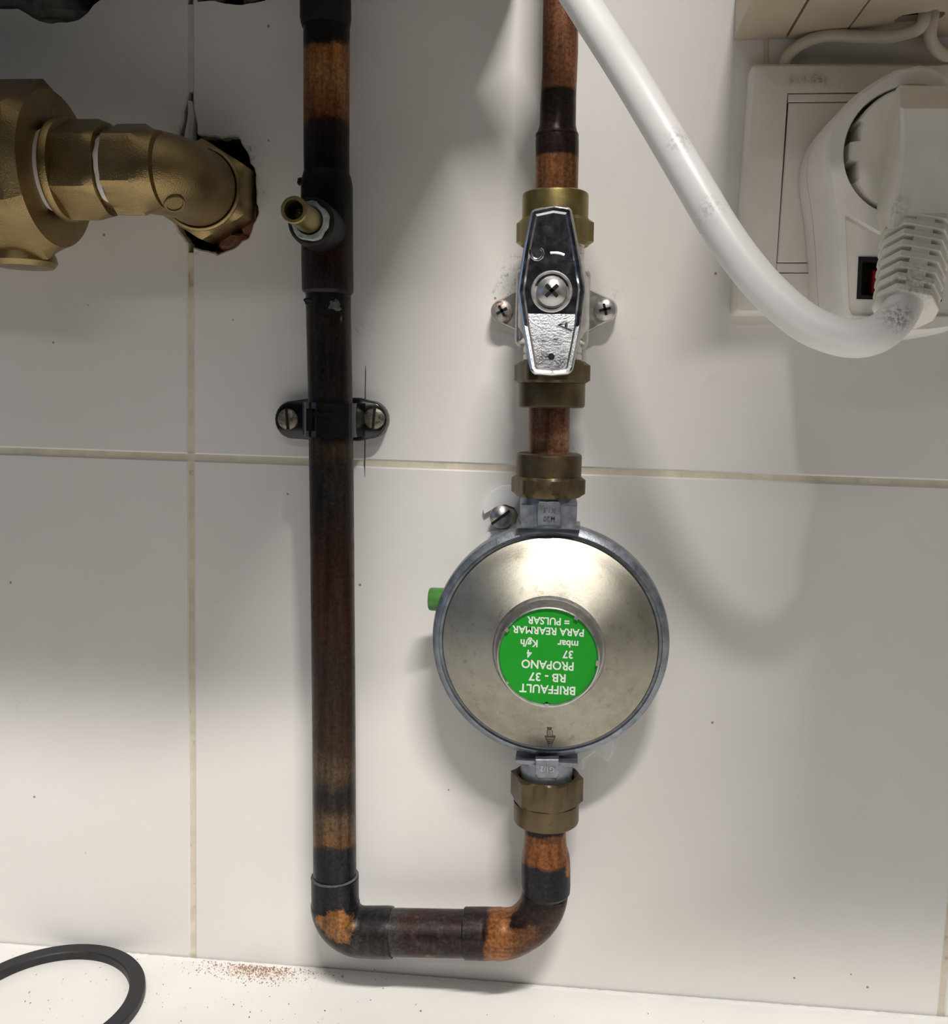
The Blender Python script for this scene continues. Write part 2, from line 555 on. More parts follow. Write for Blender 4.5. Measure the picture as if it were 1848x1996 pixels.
def tile(outer, holes=()):
    mb = MB()
    mb.slab(outer, holes, -8, -.6)
    # pillowed rim of the glaze
    o2 = offset(outer, .7)
    mb.loft([at_d(outer, -.6), at_d(o2, 0)], False, False)
    mb.cap([at_d(o2, 0)] + [at_d(h, 0) for h in holes])
    for h in holes:
        mb.loft([at_d(h, -.6), at_d(h, 0)], False, False)
    return struct('tile', mb, TILE, wall, smooth=False)

# elbow hole: the piece bitten out of the right-hand tile and out of the left-hand tile
hole_r = pxpoly([(377, 481), (397, 487), (426, 494), (457, 482), (484, 459), (503, 414), (499, 376), (497, 340),
                 (481, 293), (462, 268), (408, 266), (386, 262), (381, 235), (377, 205), (376, 180)], 0)
hole_l = pxpoly([(367, 176), (362, 200), (358, 235), (350, 262), (332, 290), (322, 340), (324, 400), (350, 452), (366, 472)], 0)
def sub_edge(pts, amp, seed):
    out = []
    for i in range(len(pts) - 1):
        a, b = pts[i], pts[i + 1]
        for k in range(4):
            t = k / 4
            x = a[0] + (b[0] - a[0]) * t; y = a[1] + (b[1] - a[1]) * t
            v = noise.noise_vector(Vector((x * .35, y * .35, seed)))
            out.append((x + v.x * amp, y + v.y * amp))
    out.append(pts[-1])
    return out
hole_r = sub_edge(hole_r, 1.0, 1.3)
hole_l = sub_edge(hole_l, .7, 4.1)
top_hole_l = wavy(pxpoly([(-60, 20), (0, 16), (36, 17), (60, 32), (76, 41), (103, 47), (130, 45), (151, 39), (170, 26),
                          (182, 12), (197, 0), (205, -60), (150, -130), (40, -140), (-50, -90)], 0), .6, 2.2)
top_hole_r = wavy(pxpoly([(384, 3), (418, 2), (439, 8), (473, 11), (497, 7), (516, 0), (545, -50), (520, -110),
                          (430, -120), (385, -60)], 0), .7, 8.8)
zt = gline(gA, gB, xj) + TH
def up_tile(xa, xb, holes=(), left_bite=(), right_bite=()):
    za, zb = gline(gA, gB, xa), gline(gA, gB, xb)
    poly = [(xjz(xa, za), za), (xjz(xb, zb), zb)] + list(right_bite) + [(xjz(xb, zt - jw), zt - jw), (xjz(xa, zt - jw), zt - jw)] + list(left_bite)
    return tile(poly, holes)
def low_tile(xa, xb):
    za, zb = gline(gC, gD, xa), gline(gC, gD, xb)
    zc_ = Z_COUNTER - 6
    return tile([(xjz(xa, zc_), zc_), (xjz(xb, zc_), zc_), (xjz(xb, zb), zb), (xjz(xa, za), za)])
for i in range(4):
    xa, xb = XC[i] + jw, XC[i + 1] - jw
    if i == 1:
        up_tile(xa, xb, [top_hole_l], right_bite=list(reversed(hole_l)))
    elif i == 2:
        up_tile(xa, xb, [top_hole_r], left_bite=list(reversed(hole_r)))
    else:
        up_tile(xa, xb)
    low_tile(xa, xb)
    tile([(xjz(xa, zt), zt + jw), (xjz(xb, zt), zt + jw), (xjz(xb, zt + 150), zt + 150), (xjz(xa, zt + 150), zt + 150)])

def grout(pts_a, pts_b, d, mat=GROUT, name='grout_line'):
    """a strip of joint filling between two polylines, with a slightly uneven face"""
    mb = MB(); n = len(pts_a)
    ra = []; 
    for (x, z), (x2, z2) in zip(pts_a, pts_b):
        w = .25 * noise.noise(Vector((x * .11, z * .11, 5)))
        ra.append([Vector((x, 7, z)), Vector((x, -d - .4 * w, z)), Vector(((x + x2) / 2, -d - w + .25, (z + z2) / 2)),
                   Vector((x2, -d - .4 * w, z2)), Vector((x2, 7, z2))])
    mb.rings(ra, True, True, False)
    return struct(name, mb, mat, wall)
xs = [XC[0] + 4 * TW * k / 120 for k in range(121)]
grout([(x, gline(gA, gB, x) + .5) for x in xs], [(x, gline(gC, gD, x) - .5) for x in xs], -.55)
grout([(x, zt - jw - .4) for x in xs], [(x, zt + jw + .4) for x in xs], -.6)
zlow = lambda: [Z_COUNTER - 5 + (gline(gC, gD, xj) - Z_COUNTER + 5) * k / 40 for k in range(41)]
for x in XC[1:4]:
    zz = [Z_COUNTER - 5 + (gline(gC, gD, x) - Z_COUNTER + 5) * k / 40 for k in range(41)]
    grout([(xjz(x - jw - .4, z), z) for z in zz], [(xjz(x + jw + .4, z), z) for z in zz], -.6)
    za, zb = gline(gA, gB, x), zt
    if x == xj:
        zc = P(372, 492, 0).z
        zz = [za + (zc - za) * k / 20 for k in range(21)]
        grout([(xjz(x - jw - .4, z), z) for z in zz], [(xjz(x + jw + .4, z), z) for z in zz], -.6)
        zc = P(370, 178, 0).z; zd = P(368, 8, 0).z
        zz = [zc + (zd - zc) * k / 20 for k in range(21)]
        grout([(xjz(x - jw - .2, z), z) for z in zz], [(xjz(x + jw + .2, z), z) for z in zz], -.3, FILLER)
        # the loose tongue of filler between crack and elbow
        mb = MB(); rr = []
        for k in range(13):
            t = k / 12
            c = P(370 + 2 * math.sin(t * 5), 197 + 78 * t, 0); w = 1.1 + 1.4 * t
            rr.append([Vector((c.x - w, 3, c.z)), Vector((c.x - w * .8, -.2, c.z)), Vector((c.x, -.9 - .3 * t, c.z)),
                       Vector((c.x + w * .8, -.2, c.z)), Vector((c.x + w, 3, c.z))])
        mb.rings(rr, True, True, True)
        struct('joint_filler', mb, FILLER, wall)
    else:
        zz = [za + (zb - za) * k / 40 for k in range(41)]
        grout([(xjz(x - jw - .4, z), z) for z in zz], [(xjz(x + jw + .4, z), z) for z in zz], -.6)
    zz = [zt + 150 * k / 10 for k in range(11)]
    grout([(xjz(x - jw - .4, z), z) for z in zz], [(xjz(x + jw + .4, z), z) for z in zz], -.6)

def lump(c, r, seed, squash=(1, 1, 1), rough=.35):
    mb = MB(); n, m = 14, 9; rings = []
    for j in range(m + 1):
        ph = math.pi * (j + .02) / (m + .04)
        ring = []
        for k in range(n):
            t = 2 * math.pi * k / n
            v = Vector((math.sin(ph) * math.cos(t), math.sin(ph) * math.sin(t), math.cos(ph)))
            q = 1 + rough * noise.noise(v * 1.7 + Vector((seed, 0, 0))) + .12 * noise.noise(v * 5 + Vector((0, seed, 0)))
            ring.append(c + Vector((v.x * squash[0], v.y * squash[1], v.z * squash[2])) * (r * q))
        rings.append(ring)
    return mb.rings(rings)
# broken brick showing inside the openings
for px, py, d, r, sq, mt in ((470, 478, -4, 5.5, (1.9, .6, .8), BRICK), (492, 440, -4, 4.5, (.9, .6, 1.8), BRICK),
                             (430, 497, -3, 3.2, (1.8, .6, .5), BRICK), (423, 3, -3, 4.2, (.9, .7, 1.5), BRICK),
                             (492, 2, -3, 3, (1.2, .6, 1.1), BRICK), (458, 268, -6, 4, (2.4, .5, .6), MASONRY),
                             (100, 20, -9, 11, (1.7, .6, 1.0), MORTAR), (18, 2, -6, 7, (1.6, .5, .9), MORTAR),
                             (95, 45, -2.5, 3.2, (3.0, .5, .5), MORTAR), (175, -12, -12, 8, (1.2, .7, 1.4), MASONRY)):
    struct('rubble_lump', lump(P(px, py, d), r, px * .37, sq), mt, wall)

# pencil marks on the tile by the clamp
def stroke(pts, w, d=.06, mat=PENCIL, name='pencil_mark', parent=None):
    mb = MB(); rr = []
    for i, (px, py, ww) in enumerate(pts):
        a = P(px - ww * w, py, d); b = P(px + ww * w, py, d)
        rr.append([a, b, b + Vector((0, .05, 0)), a + Vector((0, .05, 0))])
    mb.rings(rr)
    return struct(name, mb, mat, parent or wall, smooth=False)
stroke([(712.5, 712, .3), (712.5, 725, .9), (712, 760, .8), (712, 800, 1), (711.5, 850, .8), (711, 905, 1), (711, 931, .3)], 1.1)

# ------------------------------------------------------------------ worktop below
mb = MB()
xa, xb = -700.0, 700.0
front = 620
nz_ = 300
edge = []
for k in range(nz_ + 1):
    x = xa + (xb - xa) * k / nz_
    edge.append((x, .4 + .9 * noise.noise(Vector((x * .12, 2, 0))) + .5 * noise.noise(Vector((x * .6, 5, 0)))))
top = [Vector((x, -max(y, -.2) - .9, Z_COUNTER)) for x, y in edge]
fr = [Vector((x, -front, Z_COUNTER)) for x, y in edge]
frd = [Vector((x, -front - 4, Z_COUNTER - 4)) for x, y in edge]
frb = [Vector((x, -front - 4, Z_COUNTER - 38)) for x, y in edge]
bk = [Vector((x, -max(y, -.2) - .9, Z_COUNTER - 38)) for x, y in edge]
mb.rings([top, fr, frd, frb, bk, top], False, False, False)
for i in (0, -1):
    mb.add([top[i], fr[i], frd[i], frb[i], bk[i]], [(0, 1, 2, 3, 4)])
counter = solo('worktop', mb, COUNTER, 'white worktop meeting the tiled wall at the bottom', 'worktop',
               (0, -300, Z_COUNTER - 38))
# ragged paint and sealant edge along the wall
mb = MB(); rr = []
for k in range(401):
    x = -420 + 840 * k / 400
    e = 1.6 + .8 * noise.noise(Vector((x * .35, 9, 1))) + .5 * noise.noise(Vector((x * 1.3, 3, 1)))
    h = .6 + .35 * noise.noise(Vector((x * .5, 1, 7)))
    rr.append([Vector((x, -.75, Z_COUNTER)), Vector((x, -.8 - .3 * noise.noise(Vector((x * .8, 1, 4))), Z_COUNTER + h)),
               Vector((x, -e, Z_COUNTER + h * .9)), Vector((x, -e - .9, Z_COUNTER))])
mb.rings(rr, True, True, False)
part('sealant_edge', mb, CAULK, counter)

def crumbs(n, fn, smin, smax):
    mb = MB()
    for i in range(n):
        p = fn(); s_ = random.uniform(smin, smax)
        ax = [Vector((random.uniform(-1, 1), random.uniform(-1, 1), random.uniform(-1, 1))).normalized() * s_ * random.uniform(.5, 1.4) for _ in range(4)]
        c = Vector((p.x, p.y, Z_COUNTER + s_ * .3))
        mb.add([c + a for a in ax], [(0, 1, 2), (0, 3, 1), (1, 3, 2), (0, 2, 3)])
    return mb
def dust_pos():
    while True:
        x = random.gauss(500, 52); y = 1866 + (x - 376) * .085 + abs(random.gauss(0, 15)) + 5
        p = PZ(x, y, Z_COUNTER)
        if p.y < -1.5: return p
solo('brick_dust', crumbs(1500, dust_pos, .15, .6), DUSTB, 'scatter of reddish brown brick dust on the worktop along the wall', 'dust',
     PZ(500, 1895, Z_COUNTER), kind='stuff', smooth=False)
def grit_pos():
    while True:
        x = random.uniform(-60, 760) if random.random() < .85 else random.uniform(760, 1848)
        y = random.uniform(1850, 2040)
        p = PZ(x, y, Z_COUNTER)
        if p.y < -2: return p
solo('grit', crumbs(190, grit_pos, .15, .55), GRIT, 'fine dark grit sprinkled over the white worktop', 'grit',
     PZ(300, 1950, Z_COUNTER), kind='stuff', smooth=False)

# rubber ring lying on the worktop
cc = PZ(88, 1966, Z_COUNTER)
ra_ = (PZ(277, 1958, Z_COUNTER) - cc).length - 3.4       # the soft ring lies a little oval, its back edge near the wall
rb_ = abs(cc.y) - 4.9
mb = MB()
prof = [(-3.1, 0), (3.1, 0), (3.4, .5), (3.4, 3.6), (3.0, 4.2), (-3.0, 4.2), (-3.4, 3.6), (-3.4, .5)]
rings = []
for k in range(96):
    t = 2 * math.pi * k / 96
    nn = Vector((math.cos(t) / ra_, math.sin(t) / rb_, 0)).normalized()
    pp = cc + Vector((ra_ * math.cos(t), rb_ * math.sin(t), 0))
    rings.append([pp + nn * a + Vector((0, 0, h + .05)) for a, h in prof])
rings.append(rings[0])
mb.rings(rings, False, False)
solo('rubber_gasket', mb, RUBBER, 'black flat rubber gasket ring lying on the worktop', 'gasket', cc)

# ------------------------------------------------------------------ left copper line
DL = 20.0
zL = lambda py, px=640, d=DL: P(px, py, d).z * U
BLK = (.006, .005, .005); DBR = (.040, .022, .015); ORG = (.30, .115, .036); TAN = (.17, .105, .06); RED_ = (.10, .042, .024)
BLU = (.018, .018, .022)
m_riser = mat_copper('sooted_copper_riser', 'Z', [
    (zL(-60), BLK), (zL(98), BLK), (zL(106), (.30, .115, .03)), (zL(160), (.30, .15, .052)), (zL(205), (.22, .085, .026)), (zL(240), (.20, .07, .02)), (zL(254), (.022, .012, .010)),
    (zL(330), BLK), (zL(560), BLK), (zL(640), (.022, .016, .013)), (zL(700), (.016, .012, .011)), (zL(850), (.018, .013, .011)), (zL(862), (.05, .032, .018)), (zL(900), (.022, .018, .015)),
    (zL(980), (.018, .016, .015)), (zL(1080), (.040, .016, .008)), (zL(1180), (.045, .017, .008)), (zL(1300), (.025, .013, .009)), (zL(1430), (.042, .022, .012)),
    (zL(1490), (.10, .062, .036)), (zL(1530), (.022, .018, .017)), (zL(1565), (.03, .022, .018)), (zL(1585), (.12, .078, .045)), (zL(1638), (.16, .078, .034)), (zL(1646), BLU), (zL(1720), BLU)],
    amp=.0042, nscale=230)
m_tee = mat_copper('sooted_copper_tee', 'Z', [(zL(340), BLK), (zL(420), BLK), (zL(500), (.035, .014, .013)), (zL(560), (.022, .014, .013)), (zL(580), (.018, .015, .016))], amp=.004)
pE = [P(660, 1805, 30) * U, P(632, 1795, 28) * U, P(678, 1826, 28) * U]
m_elb = mat_copper('sooted_copper_elbow', 'Z', [(zL(1700), BLU), (zL(1760), (.020, .019, .022)), (zL(1800), (.028, .022, .020)), (zL(1870), (.035, .032, .030))],
                   [(pE[0], .0062, (.30, .135, .045)), (pE[1], .0035, (.28, .125, .045)), (pE[2], .003, (.28, .125, .045))], amp=.003, bloom=.56)
xL = lambda px: P(px, 1818, DL).x * U
m_hor = mat_copper('sooted_copper_crossing', 'X', [(xL(690), (.04, .04, .038)), (xL(760), (.06, .055, .05)), (xL(800), (.045, .022, .02)), (xL(850), (.03, .018, .018)), (xL(905), (.04, .022, .02))],
                   [(P(840, 1858, 26) * U, .0022, (.24, .10, .04))], amp=.004, bloom=.52)
m_el2 = mat_copper('heat_stained_copper_bend', 'X', [(xL(900), (.03, .025, .025)), (xL(945), (.045, .025, .028)), (xL(955), ORG), (xL(985), (.34, .14, .045)), (xL(1010), (.22, .09, .035)), (xL(1060), (.06, .028, .018)), (xL(1110), (.035, .020, .018))],
                   [(P(995, 1835, 27) * U, 0.0040, (.34, .14, .045)), (P(1040, 1770, 30) * U, .007, (.030, .018, .016)), (P(1010, 1790, 30) * U, .0045, (.035, .018, .016))], amp=.0035)
zR = lambda py, d=25.0, px=1065: P(px, py, d).z * U
m_stub = mat_copper('orange_copper_stub', 'Z', [(zR(1605), (.03, .02, .02)), (zR(1616), (.03, .02, .02)), (zR(1622), ORG), (zR(1650), (.26, .095, .032)), (zR(1672), (.26, .095, .032)), (zR(1678), BLU), (zR(1735), BLU), (zR(1750), (.03, .018, .016))],
                    [(P(1108, 1690, 27) * U, .0035, (.30, .12, .04))], amp=.002)

def vrun(rows, d, n=48):
    """upright turned profile from (left px, right px, py) rows"""
    mb = MB(); rings = []
    for l, r, py in rows:
        c = P((l + r) / 2, py, d); R = (r - l) / 2 * upp((l + r) / 2, py, d)
        rings.append([c + Vector((R * math.cos(2 * math.pi * k / n), R * math.sin(2 * math.pi * k / n), 0)) for k in range(n)])
    return mb.rings(rings)
def dens(rows, step=40):
    out = []
    for a, b in zip(rows[:-1], rows[1:]):
        m_ = max(1, int(abs(b[2] - a[2]) / step))
        for k in range(m_):
            t = k / m_
            out.append(tuple(a[i] + (b[i] - a[i]) * t for i in range(3)))
    return out + [rows[-1]]

lc = thing('copper_pipe', 'long soot-blackened copper pipe with tee, running down and bending right under the regulator', 'pipe', P(650, 1818, DL))
part('riser_tube', vrun(dens([(592, 681, -24), (592.5, 681, 40), (593, 680, 300), (597.5, 683, 600), (601.4, 685.8, 750), (604, 688.3, 920),
                              (605, 689, 1000), (609.5, 692, 1400), (611.7, 693.5, 1700), (612, 694, 1725)]), DL), m_riser, lc)
part('coupling', vrun([(586, 683, -22), (586, 683.5, 36), (587.5, 682, 46), (590, 680.6, 54)], DL), SOOT, lc, label='blackened copper coupling')
part('tee_body', vrun([(593, 680, 336), (590, 684, 348), (588, 686.6, 364), (588.5, 687, 480), (590, 688, 566), (592, 687, 570), (597, 684, 574)], DL), m_tee, lc)
# solder blobs on the tee
mbl = lump(P(586, 354, DL), 1.5, 3.3)
part('solder_blob', mbl, SOOT, lc)
# crusts running under the tee joint
for i, (px, py, r, sq) in enumerate(((620, 590, 3.0, (1.9, .5, .9)), (655, 598, 3.4, (1.8, .5, 1.1)), (640, 583, 3, (2.6, .4, .45)), (668, 622, 2.2, (.8, .4, 2.2)))):
    c = P(px, py, DL)
    ax = P(641, py, DL); R = 42.5 * upp(641, py, DL)
    dx = c.x - ax.x
    c.y = -DL - math.sqrt(max(R * R - dx * dx, 0)) + .9
    part('solder_crust', lump(c, r * .62, i * 3.1, sq, .6), VERDI if i % 2 else SOOT, lc)
# tee branch standing out from the wall, with the brass test nipple
ax = P(637, 453, DL)
out = Vector((0, -1, 0))
br = MB().lathe(ax, out, [(9.2, 2), (9.2, 14), (9.4, 21), (9.1, 24), (8.2, 25), (7.2, 25.2)], 40)
branch = part('branch_socket', br, SOOT, lc)
nip = MB().lathe(ax, out, [(4.9, 24), (4.9, 38), (4.5, 39), (4.5, 43.5), (4.9, 44), (4.9, 47.4), (4.5, 47.9), (3.5, 47.9), (3.3, 47.2), (3.3, 36)], 40)
part('brass_nipple', nip, BRASS_BRIGHT, branch, label='open brass test nipple')
part('nipple_core', MB().lathe(ax + Vector((.3, 0, -.2)), out, [(1.9, 36), (1.7, 41.5), (.4, 42)], 18), BRASS_AGED, branch)
fx = MB(); rr = []
for k in range(40):
    t = 2 * math.pi * k / 40
    q = 1 + .16 * noise.noise(Vector((math.cos(t) * 2, math.sin(t) * 2, 3)))
    dr = Vector((math.cos(t), 0, math.sin(t)))
    rr.append([ax + out * 24.8 + dr * 7.4 * q, ax + out * (26.6 + q) + dr * 7.0 * q, ax + out * 27.5 + dr * 5.6, ax + out * 25 + dr * 4.7])
rr.append(rr[0]); fx.rings(rr, False, False)
part('flux_collar', fx, FLUX, branch, label='pale crust around the brass nipple')

# bottom elbows and crossing: one path in the plane d
def path_px(pts, d): return [P(x, y, d) for x, y in pts]
def arc_px(cx, cy, r, a0, a1, n, d):
    return [P(cx + r * math.cos(rad(a0 + (a1 - a0) * k / n)), cy + r * math.sin(rad(a0 + (a1 - a0) * k / n)), d) for k in range(n + 1)]
s1 = upp(653, 1760, DL)
pts = [P(653, 1708, DL), P(653.2, 1735, DL), P(653.5, 1757, DL)] + arc_px(653.5 + 56, 1760, 56, 180, 90, 12, DL) + [P(730, 1816.5, DL), P(756, 1817, DL), P(765, 1817, DL)]
rs = [45 * s1, 45 * s1, 45 * s1] + [46.5 * s1] * 13 + [47 * s1, 47.5 * s1, 46.5 * s1]
part('elbow_fitting', MB().tube(pts, rs, 40), m_elb, lc)
for pts, r in (([P(652.6, 1706, DL), P(652.8, 1711, DL)], 45.8 * s1),):
    lipm = MB(); 
    lipm.lathe(pts[0], pts[1] - pts[0], [(42 * s1, -.15), (44.6 * s1, -.1), (45.3 * s1, .15), (45.2 * s1, .4), (44 * s1, .5)], 40)
    part('solder_lip', lipm, VERDI, lc)
part('crossing_tube', MB().tube([P(740, 1816.6, DL), P(800, 1817.5, DL), P(860, 1818.8, DL), P(925, 1820, DL)], 43.2 * s1, 40), m_hor, lc)
s2 = upp(1000, 1800, DL)
d2 = 22.0
pts = [P(905, 1819, DL), P(907, 1819, DL), P(945, 1819.5, DL), P(962, 1819.5, DL)] + arc_px(976, 1733, 87, 90, 0, 16, d2) + [P(1063.5, 1725, 23.5), P(1063.8, 1715, 24)]
rs = [46 * s2, 48.5 * s2, 49 * s2, 48.5 * s2] + [49 * s2 - (5.0 * s2) * min(1, k / 5) for k in range(17)] + [43 * s2, 43 * s2]
part('elbow_fitting', MB().tube(pts, rs, 44), m_el2, lc)
part('stub_tube', vrun([(1023, 1103, 1601), (1022.5, 1103.5, 1630), (1021.5, 1104.5, 1646), (1018, 1110, 1664), (1016.5, 1111.5, 1680), (1016.5, 1112, 1722), (1018, 1111, 1736),
                        (1020.5, 1108.5, 1739)], 24.5), m_stub, lc)

# ------------------------------------------------------------------ pipe clamp
cl = thing('pipe_clamp', 'glossy black plastic pipe clamp with two screws holding the sooty pipe', 'pipe clamp', P(648, 818, 0))
XA, ZA = Vector((1, 0, 0)), Vector((0, 0, 1))
CUPX, CUPD = 101.0, 288.0
CZ = P(1848, -25, 0).z
pc = P(645, 818, DL)
def ear_outline(d):
    pts = []
    cl_, cr_ = P(573, 818, d), P(722, 818, d)
    R = 36 * upp(648, 818, d)
    for k in range(13):
        a = rad(90 + 180 * k / 12); pts.append((cl_.x + R * .95 * math.cos(a), cl_.z + R * math.sin(a)))
    pts.append((pc.x - 9, pc.z - R * 1.14)); pts.append((pc.x + 9, pc.z - R * 1.14))
    for k in range(13):
        a = rad(-90 + 180 * k / 12); pts.append((cr_.x + R * .95 * math.cos(a), cr_.z + R * math.sin(a)))
    pts.append((pc.x + 9, pc.z + R * 1.14)); pts.append((pc.x - 9, pc.z + R * 1.14))
    return pts
base = ear_outline(4)
o1 = offset(base, .9)
mb = MB().loft([at_d(base, 0), at_d(base, 6.2), at_d(offset(base, .35), 7.0), at_d(o1, 7.3)])
part('clamp_base', mb, BLACKPL, cl, angle=40)
# raised strap over the pipe
R0 = 42.6 * upp(645, 818, DL); hw = 7.0
prof = []
for k in range(25):
    a = math.pi * k / 24
    prof.append((pc.x - math.cos(a) * (R0 + 1.9), DL + math.sin(a) * (R0 + 1.9)))
full = [(pc.x - R0 - 6.2, 7.2), (pc.x - R0 - 6.0, 8.6), (pc.x - R0 - 4.2, 9.2), (pc.x - R0 - 2.6, 11.5)] + prof + [(pc.x + R0 + 2.1, 11.5), (pc.x + R0 + 2.3, 9.2), (pc.x + R0 + 2.5, 8.6), (pc.x + R0 + 2.6, 7.2)]
inner = [(pc.x + R0 + .1, 7.2)] + [(pc.x + math.cos(math.pi * k / 24) * (R0 + .1), DL + math.sin(math.pi * k / 24) * (R0 + .1)) for k in range(25)] + [(pc.x - R0 - .1, 7.2)]
loop = full + inner
mb = MB()
mb.loft([[Vector((x, -d, pc.z + s_ * hw)) for x, d in loop] for s_ in (-1, 1)])
strap = part('strap', mb, BLACKPL, cl, angle=40)
mb = MB().box(Vector((pc.x - .5, -DL - R0 - 2.2, pc.z + 2.2)), XA, Vector((0, 1, 0)), ZA, 8, 1.2, 2.0)
mb.box(Vector((pc.x - 6.2, -DL - R0 - 1.2, pc.z + 0)), XA, Vector((0, 1, 0)), ZA, 2.4, 1.6, 9)
part('strap_ridge', mb, BLACKPL, strap)

def screw(parent, c, r, mat, kind='cross', h=1.6, dome=.5, rot=20, name='screw', axis=(0, -1, 0)):
    A = Vector(axis)
    mb = MB().lathe(c, A, [(r * .55, -6), (r * .55, 0), (r * .95, 0), (r, .25 * h), (r * .96, .6 * h), (r * .75, h), (r * .4, h * (1 + dome * .4)), (.01, h * (1 + dome * .55))], 32)
    s_ = part(name, mb, mat, parent)
    mb = MB(); cx = c + A * (h * (1 + dome * .5) - .25)
    X = Vector((math.cos(rad(rot)), 0, math.sin(rad(rot)))); Y = A.cross(X).normalized()
    if kind == 'cross':
        mb.box(cx, X, Y, A, r * 1.05, r * .22, .9); mb.box(cx, Y, X, A, r * 1.05, r * .22, .9)
    else:
        mb.box(cx, X, Y, A, r * 1.9, r * .22, 1.2)
    part('drive_slot', mb, BLACKHOLE, s_, smooth=False)
    return s_
screw(cl, P(562, 817, 7.4), 4.6, TARNISH, 'slot', 1.6, .1, 95)
screw(cl, P(730, 816, 7.4), 4.6, TARNISH, 'slot', 1.6, .1, 85)

# ------------------------------------------------------------------ right copper line: supply tube, valve, nipple, regulator
DR = 25.0
m_top = mat_copper('brown_copper_supply', 'Z', [(zR(-60), (.20, .085, .045)), (zR(176), (.24, .10, .05)), (zR(183), (.030, .020, .018)), (zR(250), (.05, .032, .025)), (zR(305), (.03, .018, .016)), (zR(311), (.30, .125, .05)), (zR(380), (.27, .115, .05))],
                   amp=.0012, nscale=90, metal=.5, rough=.36)
rc = thing('copper_pipe', 'brown copper supply pipe with a blackened joint coming down into the valve', 'pipe', P(1085, 376, DR))
part('supply_tube', vrun(dens([(1062, 1130, -330), (1058.5, 1127.5, 0), (1056.5, 1127, 100), (1053.5, 1123.5, 180), (1051.5, 1122.5, 244), (1048, 1125, 256), (1045, 1127.5, 264),
                               (1043.8, 1128.3, 275), (1043.8, 1128, 310), (1043, 1126.5, 376), (1043, 1126.5, 400)], 20), DR), m_top, rc)
ring = MB(); c = P(1086, 262, DR)
ring.lathe(c, ZA, [(34.5 * upp(1086, 262, DR), 1.2), (41.5 * upp(1086, 262, DR), .2), (42.5 * upp(1086, 262, DR), -.5), (42 * upp(1086, 262, DR), -1)], 40)
part('solder_lip', ring, m_top, rc)

def up_axis(px0, py0, px1, py1, d0, d1):
    a, b = P(px0, py0, d0), P(px1, py1, d1)
    return a, (b - a).normalized(), (b - a).length

NUT_D = DR
vtop = P(1083, 376, DR); vbot = P(1075, 796, DR)
VA = (vbot - vtop).normalized()
def vh(py): return (P(1079, py, DR) - vtop).dot(VA)
va = thing('gas_shutoff_valve', 'chrome lever gas shut-off valve with brass nuts, lettered C and A on the handle', 'valve', P(1077, 610, 0))
uN = upp(1080, 430, DR)
def nut(parent, O, A, hc0, hc1, hx0, hx1, rcol, rcor, mat, phase, name='union_nut', hollow=False):
    """collar hc0..hc1 and hexagon hx0..hx1 along A"""
    mb = MB()
    s_ = 1 if hc1 > hc0 else -1
    if hc0 < hx0:   # collar first
        mb.lathe(O, A, [(rcol * .6, hc0), (rcol * .93, hc0), (rcol * .985, hc0 + .5), (rcol, hc0 + 1.4), (rcol, hc1)], 56, True, False)
    else:
        mb.lathe(O, A, [(rcol, hc0), (rcol, hc1 - 1.4), (rcol * .985, hc1 - .5), (rcol * .93, hc1), (rcol * .6, hc1)], 56, False, True)
    mb.hexnut(O, A, rcor, hx0, hx1, 1.5, phase)
    return part(name, mb, mat, parent, angle=28)
h = vh
nut(va, vtop, VA, h(377), h(429), h(428), h(480), 64.5 * uN, 77.5 * uN, BRASS_BRIGHT, rad(3))
uM = upp(1075, 740, DR)
nut(va, vtop, VA, h(748), h(795), h(705), h(749), 65 * uM, 75 * uM, BRASS_AGED, rad(6))
# nickel body
vc = P(1077, 600, DR)
hb0, hb1 = h(470), h(712)
mb = MB()
mb.lathe(vtop, VA, [(11.0, hb0 - 2), (11.8, hb0), (11.8, hb0 + 2), (11.2, hb0 + 2.4), (11.8, hb0 + 3), (11.8, hb0 + 5), (11.2, hb0 + 5.4), (11.8, hb0 + 6), (11.8, hb0 + 9), (12.8, hb0 + 12), (14.2, hb0 + 15),
                    (14.4, hb1 - 15), (12.8, hb1 - 11), (11.6, hb1 - 9), (11.6, hb1 - 5), (11.0, hb1 - 4.6), (11.6, hb1 - 4), (11.6, hb1 - 2), (11, hb1 - 1.6), (11.6, hb1 - 1), (11.2, hb1 + 2)], 40)
part('valve_body', mb, BODYZINC, va)
mb = MB()
bx = Vector((1, 0, 0)); by = Vector((0, -1, 0))
out_ = roundpoly([(vc.x - 14.6, vc.z - 15.5), (vc.x + 14.6, vc.z - 15.5), (vc.x + 14.6, vc.z + 15), (vc.x - 14.6, vc.z + 15)], 3)
mb.loft([at_d(out_, 6), at_d(out_, 27), at_d(offset(out_, 1.2), 29), at_d(offset(out_, 3.0), 30)])
part('body_block', mb, BODYZINC, va)
stem_c = P(1076.5, 600, DR); 
mb = MB().lathe(Vector((stem_c.x, -28, stem_c.z)), by, [(9.5, 0), (9.5, 6), (8.2, 7), (8.2, 12), (5.5, 13), (5.5, 24)], 32)
part('stem', mb, BODYZINC, va)
